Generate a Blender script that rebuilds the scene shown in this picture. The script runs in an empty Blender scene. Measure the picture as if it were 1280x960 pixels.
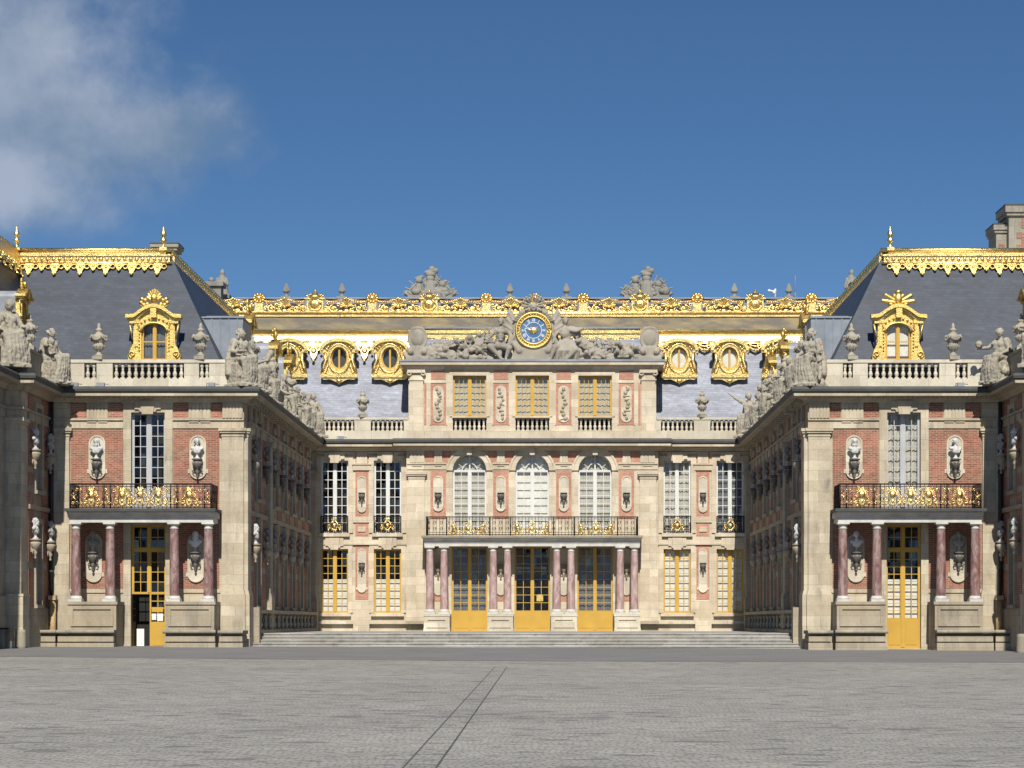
import bpy, bmesh, math, random
from mathutils import Matrix, Vector
R = math.radians
PI = math.pi
S = bpy.context.scene
COL = S.collection

# ------------------------------------------------------------------ camera, sky, sun, exposure
cam_d = bpy.data.cameras.new('camera'); cam = bpy.data.objects.new('camera', cam_d); COL.objects.link(cam)
cam.location = (0, 0, 1.0); cam.rotation_euler = (R(90), 0, 0)
cam_d.sensor_width = 36; cam_d.lens = 36 * 2808 / 1280
cam_d.shift_x = -46 / 1280; cam_d.shift_y = 298 / 1280
cam_d.clip_start = 0.5; cam_d.clip_end = 6000
S.camera = cam

SUN_EL, SUN_AZ = 44.0, 1.1           # sun behind the camera, a touch to the right
w = bpy.data.worlds.new('World'); S.world = w; w.use_nodes = True
nt = w.node_tree; nt.nodes.clear()
def N(t, kind, **kw):
    n = t.nodes.new(kind)
    for k, v in kw.items(): setattr(n, k, v)
    return n
def mth(t, op, a, b=None, c=None, clamp=False):
    n = t.nodes.new('ShaderNodeMath'); n.operation = op; n.use_clamp = clamp
    for i, q in enumerate((a, b, c)):
        if q is None: continue
        if isinstance(q, (int, float)): n.inputs[i].default_value = q
        else: t.links.new(q, n.inputs[i])
    return n.outputs[0]
def build_world():
    L = nt.links.new
    out = N(nt, 'ShaderNodeOutputWorld'); bg = N(nt, 'ShaderNodeBackground'); L(bg.outputs[0], out.inputs[0])
    bg.inputs[1].default_value = 0.087
    tc = N(nt, 'ShaderNodeTexCoord'); sep = N(nt, 'ShaderNodeSeparateXYZ'); L(tc.outputs['Generated'], sep.inputs[0])
    x, y, z = sep.outputs
    # the air is clear: the colour found higher up reaches low in the sky
    z2 = mth(nt, 'MULTIPLY_ADD', mth(nt, 'MAXIMUM', z, -0.1), 1.9, 0.045)
    cmb = N(nt, 'ShaderNodeCombineXYZ'); L(x, cmb.inputs[0]); L(y, cmb.inputs[1]); L(z2, cmb.inputs[2])
    nrm = N(nt, 'ShaderNodeVectorMath', operation='NORMALIZE'); L(cmb.outputs[0], nrm.inputs[0])
    sky = N(nt, 'ShaderNodeTexSky'); sky.sky_type = 'NISHITA'; sky.sun_disc = False
    sky.sun_elevation = R(SUN_EL); sky.sun_rotation = R(180 - SUN_AZ)
    sky.air_density = 1.0; sky.dust_density = 0.25; sky.ozone_density = 3.0; sky.altitude = 150
    L(nrm.outputs[0], sky.inputs[0])
    hs = N(nt, 'ShaderNodeHueSaturation'); hs.inputs['Saturation'].default_value = 1.18; L(sky.outputs[0], hs.inputs['Color'])
    # clouds, laid out by direction
    ys = mth(nt, 'MAXIMUM', y, 0.05)
    tx = mth(nt, 'DIVIDE', x, ys); tz = mth(nt, 'DIVIDE', z, ys)
    v = N(nt, 'ShaderNodeCombineXYZ'); L(tx, v.inputs[0]); L(tz, v.inputs[1])
    def noise(scale, det, rough, off):
        n = N(nt, 'ShaderNodeTexNoise'); n.inputs['Scale'].default_value = scale; n.inputs['Detail'].default_value = det
        n.inputs['Roughness'].default_value = rough
        a = N(nt, 'ShaderNodeVectorMath', operation='ADD'); L(v.outputs[0], a.inputs[0]); a.inputs[1].default_value = (off, off * .7, 0)
        L(a.outputs[0], n.inputs['Vector']); return n.outputs[0]
    n1 = noise(14, 7, .55, 1.3); n2 = noise(38, 6, .6, 4.0)
    def bump2(cx_, cz_, rx, rz):
        a = mth(nt, 'POWER', mth(nt, 'DIVIDE', mth(nt, 'SUBTRACT', tx, cx_), rx), 2)
        b = mth(nt, 'POWER', mth(nt, 'DIVIDE', mth(nt, 'SUBTRACT', tz, cz_), rz), 2)
        return mth(nt, 'SUBTRACT', 1.0, mth(nt, 'SQRT', mth(nt, 'ADD', a, b)))
    def blob(px, py, rx, ry): return bump2((px - 686) / 2808, (778 - py) / 2808, rx / 2808, ry / 2808)
    m = blob(10, 75, 200, 150)
    for b in (blob(60, 140, 210, 130), blob(190, 165, 160, 85), blob(10, 235, 120, 85), blob(-140, 140, 280, 220)):
        sm = N(nt, 'ShaderNodeMath', operation='SMOOTH_MAX'); L(m, sm.inputs[0]); L(b, sm.inputs[1]); sm.inputs[2].default_value = .15
        m = sm.outputs[0]
    den = mth(nt, 'ADD', m, mth(nt, 'ADD', mth(nt, 'MULTIPLY', mth(nt, 'SUBTRACT', n1, .5), 1.7), mth(nt, 'MULTIPLY', mth(nt, 'SUBTRACT', n2, .5), .5)))
    mr = N(nt, 'ShaderNodeMapRange', interpolation_type='SMOOTHSTEP'); L(den, mr.inputs[0])
    mr.inputs[1].default_value = -.05; mr.inputs[2].default_value = .8; mr.inputs[3].default_value = 0; mr.inputs[4].default_value = .74
    fac = mth(nt, 'MULTIPLY', mr.outputs[0], mth(nt, 'GREATER_THAN', y, 0.05))
    # cloud tone: brighter knots, grey body
    knots = mth(nt, 'MAXIMUM', blob(90, 70, 150, 90), mth(nt, 'MULTIPLY', blob(5, 235, 80, 60), 1.5))
    cr = N(nt, 'ShaderNodeValToRGB'); L(mth(nt, 'ADD', mth(nt, 'ADD', mth(nt, 'MULTIPLY', n1, .55), mth(nt, 'MULTIPLY', n2, .45)), mth(nt, 'MULTIPLY', mth(nt, 'MAXIMUM', knots, -.6), .22)), cr.inputs[0])
    cr.color_ramp.elements[0].position = .36; cr.color_ramp.elements[0].color = (2.0, 2.75, 3.75, 1)
    cr.color_ramp.elements[1].position = .74; cr.color_ramp.elements[1].color = (4.6, 5.1, 6.0, 1)
    mx = N(nt, 'ShaderNodeMix', data_type='RGBA'); L(fac, mx.inputs[0]); L(hs.outputs[0], mx.inputs[6]); L(cr.outputs[0], mx.inputs[7])
    L(mx.outputs[2], bg.inputs[0])
build_world()
sd = bpy.data.lights.new('sun', 'SUN'); sun = bpy.data.objects.new('sun', sd); COL.objects.link(sun)
sd.energy = 5.0; sd.angle = R(.53); sd.color = (1, .95, .86)
_el, _az = R(SUN_EL), R(SUN_AZ)
_to = Vector((math.sin(_az) * math.cos(_el), -math.cos(_az) * math.cos(_el), math.sin(_el)))
sun.rotation_euler = _to.to_track_quat('Z', 'Y').to_euler()
S.view_settings.view_transform = 'Standard'; S.view_settings.look = 'None'
S.view_settings.gamma = 1; S.view_settings.exposure = 0.22
S.view_settings.use_curve_mapping = False
S.cycles.max_bounces = 5; S.cycles.diffuse_bounces = 2; S.cycles.transparent_max_bounces = 12
S.cycles.use_denoising = True

# ------------------------------------------------------------------ materials
def newmat(name):
    m = bpy.data.materials.new(name); m.use_nodes = True
    t = m.node_tree; b = t.nodes['Principled BSDF']
    return m, t, b
def wallvec(t, sx=1, sz=1):
    g = N(t, 'ShaderNodeNewGeometry'); s = N(t, 'ShaderNodeSeparateXYZ'); t.links.new(g.outputs['Position'], s.inputs[0])
    c = N(t, 'ShaderNodeCombineXYZ')
    t.links.new(mth(t, 'MULTIPLY', mth(t, 'ADD', s.outputs[0], s.outputs[1]), sx), c.inputs[0])
    t.links.new(mth(t, 'MULTIPLY', s.outputs[2], sz), c.inputs[1]); return c.outputs[0]
def posnoise(t, scale, det=4, rough=.55, vec=None, dist=0):
    n = N(t, 'ShaderNodeTexNoise'); n.inputs['Scale'].default_value = scale; n.inputs['Detail'].default_value = det
    n.inputs['Roughness'].default_value = rough; n.inputs['Distortion'].default_value = dist
    if vec is None: vec = N(t, 'ShaderNodeNewGeometry').outputs['Position']
    t.links.new(vec, n.inputs['Vector']); return n.outputs[0]
def ramp(t, fac, *stops):
    r = N(t, 'ShaderNodeValToRGB'); t.links.new(fac, r.inputs[0])
    while len(r.color_ramp.elements) < len(stops): r.color_ramp.elements.new(.5)
    for e, (p, c) in zip(r.color_ramp.elements, stops):
        e.position = p; e.color = (*c, 1) if len(c) == 3 else c
    return r.outputs[0]
def mul(t, a, b, f=1.0):
    m = N(t, 'ShaderNodeMix', data_type='RGBA', blend_type='MULTIPLY'); m.inputs[0].default_value = f
    for i, q in ((6, a), (7, b)):
        if isinstance(q, tuple): m.inputs[i].default_value = (*q, 1)
        else: t.links.new(q, m.inputs[i])
    return m.outputs[2]
def mixc(t, f, a, b):
    m = N(t, 'ShaderNodeMix', data_type='RGBA')
    if isinstance(f, float): m.inputs[0].default_value = f
    else: t.links.new(f, m.inputs[0])
    for i, q in ((6, a), (7, b)):
        if isinstance(q, tuple): m.inputs[i].default_value = (*q, 1)
        else: t.links.new(q, m.inputs[i])
    return m.outputs[2]
def bump(t, b, h, strength=.3, dist=.02):
    n = N(t, 'ShaderNodeBump'); n.inputs['Strength'].default_value = strength; n.inputs['Distance'].default_value = dist
    t.links.new(h, n.inputs['Height']); t.links.new(n.outputs[0], b.inputs['Normal'])

def stone(name, c, grime=.5, bw=1.1, bh=.42, warm=(.62, .50, .30), rough=.85, blocks=True):
    m, t, b = newmat(name)
    d = tuple(q * .80 for q in c); l = tuple(min(1, q * 1.12) for q in c)
    base = ramp(t, posnoise(t, .9, 6, .62), (.3, d), (.7, l))
    h = posnoise(t, 14, 4)
    if blocks:
        br = N(t, 'ShaderNodeTexBrick'); t.links.new(wallvec(t), br.inputs['Vector'])
        br.inputs['Scale'].default_value = 1; br.inputs['Brick Width'].default_value = bw; br.inputs['Row Height'].default_value = bh
        br.inputs['Mortar Size'].default_value = .007; br.inputs['Mortar Smooth'].default_value = .3
        br.inputs['Color1'].default_value = (1, 1, 1, 1); br.inputs['Color2'].default_value = (.73, .72, .71, 1)
        br.inputs['Mortar'].default_value = (.58, .54, .48, 1); br.inputs['Bias'].default_value = -.1
        base = mul(t, base, br.outputs[0])
        # some blocks are yellower
        br2 = N(t, 'ShaderNodeTexBrick'); t.links.new(wallvec(t), br2.inputs['Vector'])
        br2.inputs['Scale'].default_value = 1; br2.inputs['Brick Width'].default_value = bw; br2.inputs['Row Height'].default_value = bh
        br2.inputs['Mortar Size'].default_value = 0; br2.inputs['Color1'].default_value = (0, 0, 0, 1); br2.inputs['Color2'].default_value = (1, 1, 1, 1)
        br2.inputs['Bias'].default_value = -.45
        base = mixc(t, mth(t, 'MULTIPLY', br2.outputs[0], .42), base, warm)
    st = posnoise(t, 1.0, 5, .65, wallvec(t, 2.6, .35))
    gr = posnoise(t, .55, 5, .7)
    gm = mth(t, 'MULTIPLY', mth(t, 'MULTIPLY', ramp(t, st, (.44, (0, 0, 0)), (.68, (1, 1, 1))), ramp(t, gr, (.4, (0, 0, 0)), (.7, (1, 1, 1)))), grime)
    base = mixc(t, gm, base, (.13, .125, .115))
    fine = posnoise(t, 22, 3, .7)
    base = mul(t, base, ramp(t, fine, (.3, (.86, .86, .86)), (.7, (1.08, 1.08, 1.08))))
    t.links.new(base, b.inputs['Base Color']); b.inputs['Roughness'].default_value = rough
    b.inputs['Specular IOR Level'].default_value = .25
    bump(t, b, h, .25, .02)
    return m
M = {}
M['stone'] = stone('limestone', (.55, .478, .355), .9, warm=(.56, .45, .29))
M['stone_main'] = stone('limestone_cream', (.645, .56, .425), .55, warm=(.62, .49, .31))
M['stone_grey'] = stone('limestone_weathered', (.36, .325, .255), 1.0, 1.6, .6, warm=(.42, .37, .27))
M['stone_pale'] = stone('limestone_pale', (.63, .575, .46), .4, 1.4, .5, warm=(.58, .51, .38))
M['stone_old_shade'] = stone('limestone_old_shade', (.40, .345, .26), .8)  # old dirty stone, darkened further to stand in for shade on court walls
M['stone_step'] = stone('step_stone', (.40, .39, .36), 1.0, 1.5, .16, warm=(.40, .36, .29))
M['statue'] = stone('statue_stone', (.37, .335, .265), .9, blocks=False)
M['trophy'] = stone('trophy_stone', (.345, .31, .25), .8, blocks=False)
M['far_stone'] = stone('far_stone', (.255, .24, .205), .9, blocks=False)
M['bust'] = stone('bust_marble', (.52, .51, .49), .55, blocks=False, rough=.6)
M['bust_white'] = stone('bust_white_marble', (.74, .73, .72), .15, blocks=False, rough=.5)
M['bronze'] = stone('console_dark', (.135, .125, .11), .3, blocks=False, rough=.6)
M['shade_bust'] = stone('bust_shade_tone', (.20, .19, .175), .5, blocks=False, rough=.6)  # bust marble toned down to imitate the shade along the court walls
M['grey_bust'] = stone('bust_grey', (.36, .345, .325), .4, blocks=False, rough=.5)

def brick(name, c1, c2, mo):
    m, t, b = newmat(name)
    br = N(t, 'ShaderNodeTexBrick'); t.links.new(wallvec(t), br.inputs['Vector'])
    br.inputs['Scale'].default_value = 1; br.inputs['Brick Width'].default_value = .24; br.inputs['Row Height'].default_value = .075
    br.inputs['Mortar Size'].default_value = .009; br.inputs['Mortar Smooth'].default_value = .2
    br.inputs['Color1'].default_value = (*c1, 1); br.inputs['Color2'].default_value = (*c2, 1); br.inputs['Mortar'].default_value = (*mo, 1)
    n = posnoise(t, .8, 5, .6)
    col = mul(t, br.outputs[0], ramp(t, n, (.3, (.8, .78, .76)), (.7, (1.15, 1.15, 1.15))))
    n2 = posnoise(t, 5, 4, .7)
    col = mul(t, col, ramp(t, n2, (.3, (.82, .82, .82)), (.7, (1.12, 1.12, 1.12))))
    t.links.new(col, b.inputs['Base Color']); b.inputs['Roughness'].default_value = .9; b.inputs['Specular IOR Level'].default_value = .2
    bump(t, b, br.outputs['Fac'], -.3, .01); return m
M['brick'] = brick('red_brick', (.36, .145, .095), (.225, .095, .068), (.38, .30, .225))
M['brick_main'] = brick('pink_brick', (.50, .225, .155), (.40, .18, .125), (.48, .36, .27))

def slate(name, c, spread, rough=.5):
    m, t, b = newmat(name)
    br = N(t, 'ShaderNodeTexBrick'); t.links.new(wallvec(t), br.inputs['Vector'])
    br.inputs['Scale'].default_value = 1; br.inputs['Brick Width'].default_value = .26; br.inputs['Row Height'].default_value = .125
    br.inputs['Mortar Size'].default_value = .012; br.inputs['Color1'].default_value = (1 + spread, 1 + spread, 1 + spread, 1)
    br.inputs['Color2'].default_value = (1 - spread, 1 - spread, 1 - spread, 1); br.inputs['Mortar'].default_value = (.78, .78, .78, 1)
    n = posnoise(t, .7, 6, .65, wallvec(t, .6, 2.2)); n2 = posnoise(t, 2.4, 5, .7, wallvec(t, .7, 2.5))
    col = mul(t, ramp(t, n, (.3, tuple(q * .72 for q in c)), (.7, tuple(q * 1.3 for q in c))), br.outputs[0])
    col = mul(t, col, ramp(t, n2, (.3, (.8, .8, .82)), (.7, (1.2, 1.2, 1.2))))
    t.links.new(col, b.inputs['Base Color']); b.inputs['Roughness'].default_value = rough; b.inputs['Specular IOR Level'].default_value = .35
    bump(t, b, br.outputs['Fac'], -.5, .02); return m
M['slate'] = slate('slate_dark', (.033, .042, .060), .17)
M['slate_main'] = slate('slate_weathered', (.235, .25, .295), .12)
def plain(name, c, rough=.5, metal=0, var=.15, sc=3, spec=.4):
    m, t, b = newmat(name)
    col = ramp(t, posnoise(t, sc, 5, .65), (.3, tuple(q * (1 - var) for q in c)), (.7, tuple(min(1.2, q * (1 + var)) for q in c)))
    t.links.new(col, b.inputs['Base Color']); b.inputs['Roughness'].default_value = rough; b.inputs['Metallic'].default_value = metal
    b.inputs['Specular IOR Level'].default_value = spec; return m
M['lead'] = plain('lead_sheet', (.25, .27, .30), .5, .0, .25, 1.5)
M['gutter'] = plain('lead_gutter', (.055, .056, .054), .7, 0, .3, 1.2)
M['zinc'] = plain('zinc_roof', (.20, .225, .26), .5, 0, .2, 1.2)
M['yellow'] = plain('ochre_paint', (.50, .305, .05), .5, 0, .08, 1.5)
M['white'] = plain('white_paint', (.60, .60, .575), .5, 0, .06, 2)
M['greywhite'] = plain('grey_white_paint', (.40, .405, .42), .5, 0, .1, 2)
M['iron'] = plain('wrought_iron', (.025, .022, .02), .5, .3, .2, 8)
M['white_stone'] = plain('white_marble', (.50, .485, .445), .5, 0, .2, 2)
M['cap_stone'] = plain('cap_stone', (.46, .445, .41), .65, 0, .25, 1.5)
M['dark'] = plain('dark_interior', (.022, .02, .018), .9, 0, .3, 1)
M['paper'] = plain('paper', (.72, .72, .70), .8, 0, .05, 3)
M['blue'] = plain('blue_enamel', (.06, .145, .29), .4, 0, .2, 4)
M['pipe'] = plain('ochre_pipe', (.46, .32, .16), .6, 0, .3, 3)
M['blackpipe'] = plain('black_pipe', (.03, .03, .03), .5, 0, .3, 3)
def goldmat(name, c, rough):
    m, t, b = newmat(name)
    n = posnoise(t, 9, 5, .7)
    t.links.new(ramp(t, n, (.3, tuple(q * .72 for q in c)), (.65, c)), b.inputs['Base Color'])
    b.inputs['Metallic'].default_value = 1
    t.links.new(ramp(t, posnoise(t, 5, 4), (.3, (rough * .8,) * 3), (.7, (min(1, rough * 1.25),) * 3)), b.inputs['Roughness'])
    bump(t, b, posnoise(t, 26, 3, .6), .5, .03); return m
M['gold'] = goldmat('gilding', (1.0, .74, .29), .33)
M['gold_dull'] = goldmat('gilding_worn', (.80, .585, .20), .46)
def lead_reflect_tint():
    m, t, b = newmat('lead_band_reflect_tint')
    v = wallvec(t, .55, 1.6)
    n = posnoise(t, 1.1, 4, .6, v)
    t.links.new(ramp(t, n, (.42, (.105, .092, .075)), (.66, (.22, .175, .085))), b.inputs['Base Color'])  # gold patches in the lead colour imitate reflections of the gilding
    b.inputs['Metallic'].default_value = .35; b.inputs['Roughness'].default_value = .5
    bump(t, b, posnoise(t, 4, 3), .2, .03); return m
M['lead_reflect_tint'] = lead_reflect_tint()
def marble(name='pink_marble', k=1.0, pale=0.0):
    m, t, b = newmat(name)
    mp = N(t, 'ShaderNodeMapping'); t.links.new(N(t, 'ShaderNodeNewGeometry').outputs['Position'], mp.inputs[0]); mp.inputs['Scale'].default_value = (1, 1, .38); mp.inputs['Rotation'].default_value = (.25, .2, 0)
    n = posnoise(t, 3.6, 5, .6, mp.outputs[0], 1.2); n2 = posnoise(t, 9, 4, .6, mp.outputs[0], .8)
    c = ramp(t, n, (.3, (.17, .075, .07)), (.48, (.33, .19, .175)), (.60, (.46, .34, .31)), (.72, (.28, .15, .14)))
    c = mul(t, c, ramp(t, n2, (.3, (.75, .75, .75)), (.7, (1.15, 1.15, 1.15))))
    c = mul(t, c, (k, k, k)); c = mixc(t, pale, c, (.55, .47, .45))
    t.links.new(c, b.inputs['Base Color']); b.inputs['Roughness'].default_value = .42; return m
M['marble'] = marble('dark_pink_marble', .72); M['marble_pale'] = marble('pale_pink_marble', 1.0, .22)
def glass():
    m = bpy.data.materials.new('window_glass'); m.use_nodes = True; t = m.node_tree; t.nodes.clear()
    o = N(t, 'ShaderNodeOutputMaterial'); mx = N(t, 'ShaderNodeMixShader'); tr = N(t, 'ShaderNodeBsdfTransparent'); gl = N(t, 'ShaderNodeBsdfGlossy')
    tr.inputs[0].default_value = (.965, .97, .965, 1); gl.inputs['Roughness'].default_value = .03
    g = N(t, 'ShaderNodeNewGeometry'); sp = N(t, 'ShaderNodeSeparateXYZ'); t.links.new(g.outputs['Position'], sp.inputs[0])
    cb = N(t, 'ShaderNodeCombineXYZ'); t.links.new(mth(t, 'FLOOR', mth(t, 'MULTIPLY', mth(t, 'ADD', sp.outputs[0], sp.outputs[1]), 3.9)), cb.inputs[0]); t.links.new(mth(t, 'FLOOR', mth(t, 'MULTIPLY', sp.outputs[2], 2.3)), cb.inputs[1])
    wn = N(t, 'ShaderNodeTexWhiteNoise'); t.links.new(cb.outputs[0], wn.inputs['Vector'])     # old panes, each set at its own slight angle
    va = N(t, 'ShaderNodeVectorMath', operation='MULTIPLY_ADD'); t.links.new(wn.outputs['Color'], va.inputs[0]); va.inputs[1].default_value = (.16, .16, .22); t.links.new(g.outputs['Normal'], va.inputs[2])
    vb = N(t, 'ShaderNodeVectorMath', operation='SUBTRACT'); t.links.new(va.outputs[0], vb.inputs[0]); vb.inputs[1].default_value = (.08, .08, .11)
    vn = N(t, 'ShaderNodeVectorMath', operation='NORMALIZE'); t.links.new(vb.outputs[0], vn.inputs[0]); t.links.new(vn.outputs[0], gl.inputs['Normal'])
    lw = N(t, 'ShaderNodeLayerWeight'); lw.inputs[0].default_value = .5
    t.links.new(mth(t, 'MULTIPLY_ADD', mth(t, 'POWER', lw.outputs['Facing'], 4), .55, .030, clamp=True), mx.inputs[0]); t.links.new(tr.outputs[0], mx.inputs[1]); t.links.new(gl.outputs[0], mx.inputs[2])
    t.links.new(mx.outputs[0], o.inputs[0]); return m
M['glass'] = glass()
def curtain(name, c, freq=9):
    m, t, b = newmat(name)
    g = N(t, 'ShaderNodeNewGeometry')
    col = ramp(t, posnoise(t, 1.2, 3), (.3, tuple(q * .86 for q in c)), (.7, c))
    t.links.new(col, b.inputs['Base Color']); b.inputs['Roughness'].default_value = .9
    b.inputs['Specular IOR Level'].default_value = .1
    bump(t, b, posnoise(t, 1.5, 3, .5, wallvec(t, freq, .8), .6), .9, .12); return m
M['curtain'] = curtain('white_blind', (.78, .755, .68), 2)
M['drape'] = curtain('grey_drape', (.56, .53, .45))
M['drape_dark'] = curtain('dim_drape', (.17, .175, .185))

def ground_mats():
    m, t, b = newmat('cobbles')
    g = N(t, 'ShaderNodeNewGeometry'); p = g.outputs['Position']
    wn = N(t, 'ShaderNodeTexNoise'); wn.inputs['Scale'].default_value = .8; wn.inputs['Detail'].default_value = 5; t.links.new(p, wn.inputs['Vector'])
    wa = N(t, 'ShaderNodeVectorMath', operation='MULTIPLY_ADD'); t.links.new(wn.outputs['Color'], wa.inputs[0]); wa.inputs[1].default_value = (.6, .25, 0); t.links.new(p, wa.inputs[2])
    br = N(t, 'ShaderNodeTexBrick'); t.links.new(wa.outputs[0], br.inputs['Vector']); br.inputs['Scale'].default_value = 1
    br.inputs['Brick Width'].default_value = .17; br.inputs['Row Height'].default_value = .13; br.inputs['Mortar Size'].default_value = .016
    br.inputs['Mortar Smooth'].default_value = .4; br.inputs['Bias'].default_value = -.2
    br.inputs['Color1'].default_value = (1.05, 1.05, 1.04, 1); br.inputs['Color2'].default_value = (.79, .78, .755, 1); br.inputs['Mortar'].default_value = (.58, .565, .52, 1)
    base = ramp(t, posnoise(t, .25, 6, .6), (.3, (.272, .262, .240)), (.7, (.350, .335, .306)))
    base = mul(t, base, br.outputs[0])
    vo = N(t, 'ShaderNodeTexVoronoi'); t.links.new(p, vo.inputs['Vector']); vo.inputs['Scale'].default_value = 6.5
    sp = N(t, 'ShaderNodeSeparateColor'); t.links.new(vo.outputs['Color'], sp.inputs[0])
    base = mul(t, base, ramp(t, sp.outputs[0], (0, (.70, .70, .69)), (.12, (.96, .96, .96)), (1, (1.12, 1.12, 1.11))))
    mp = N(t, 'ShaderNodeMapping'); t.links.new(p, mp.inputs[0]); mp.inputs['Scale'].default_value = (.8, 1.1, 1)
    n3 = posnoise(t, .9, 6, .72, mp.outputs[0])
    base = mixc(t, mth(t, 'MULTIPLY', ramp(t, n3, (.52, (0, 0, 0)), (.70, (1, 1, 1))), .62), base, (.205, .19, .16))
    n4 = posnoise(t, .6, 5, .7, mp.outputs[0])
    base = mixc(t, mth(t, 'MULTIPLY', ramp(t, n4, (.60, (0, 0, 0)), (.75, (1, 1, 1))), .4), base, (.33, .285, .21))
    # odd dark stones
    mp2 = N(t, 'ShaderNodeMapping'); t.links.new(p, mp2.inputs[0]); mp2.inputs['Scale'].default_value = (2.2, 4.2, 1)
    v2 = N(t, 'ShaderNodeTexVoronoi'); t.links.new(mp2.outputs[0], v2.inputs['Vector']); v2.inputs['Scale'].default_value = 1
    s2 = N(t, 'ShaderNodeSeparateColor'); t.links.new(v2.outputs['Color'], s2.inputs[0])
    base = mixc(t, mth(t, 'MULTIPLY', mth(t, 'GREATER_THAN', s2.outputs[1], .94), .62), base, (.11, .108, .105))
    t.links.new(base, b.inputs['Base Color']); b.inputs['Roughness'].default_value = .8; b.inputs['Specular IOR Level'].default_value = .25
    bump(t, b, mth(t, 'ADD', mth(t, 'MULTIPLY', br.outputs['Fac'], -1.0), mth(t, 'MULTIPLY', vo.outputs['Distance'], -.8)), .4, .03)
    M['cobble'] = m
    m, t, b = newmat('asphalt')
    c = ramp(t, posnoise(t, .35, 6, .65), (.3, (.155, .15, .145)), (.7, (.20, .195, .19)))
    c = mul(t, c, ramp(t, posnoise(t, 30, 3, .7), (.3, (.85, .85, .85)), (.7, (1.12, 1.12, 1.12))))
    t.links.new(c, b.inputs['Base Color']); b.inputs['Roughness'].default_value = .85; b.inputs['Specular IOR Level'].default_value = .2
    M['asphalt'] = m
    M['joint'] = plain('dark_joint', (.075, .072, .065), .9, 0, .3, 2)
    M['slab'] = plain('gutter_slab', (.248, .241, .226), .85, 0, .14, 2.2, .2)
ground_mats()
# ------------------------------------------------------------------ mesh helpers
F = 2808.0
def WX(px, Y): return (px - 686) * Y / F         # photo measurements turned into metres at depth Y
def WZ(py, Y): return 1.0 + (778 - py) * Y / F
CX = -0.925                                       # axis of the court

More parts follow.
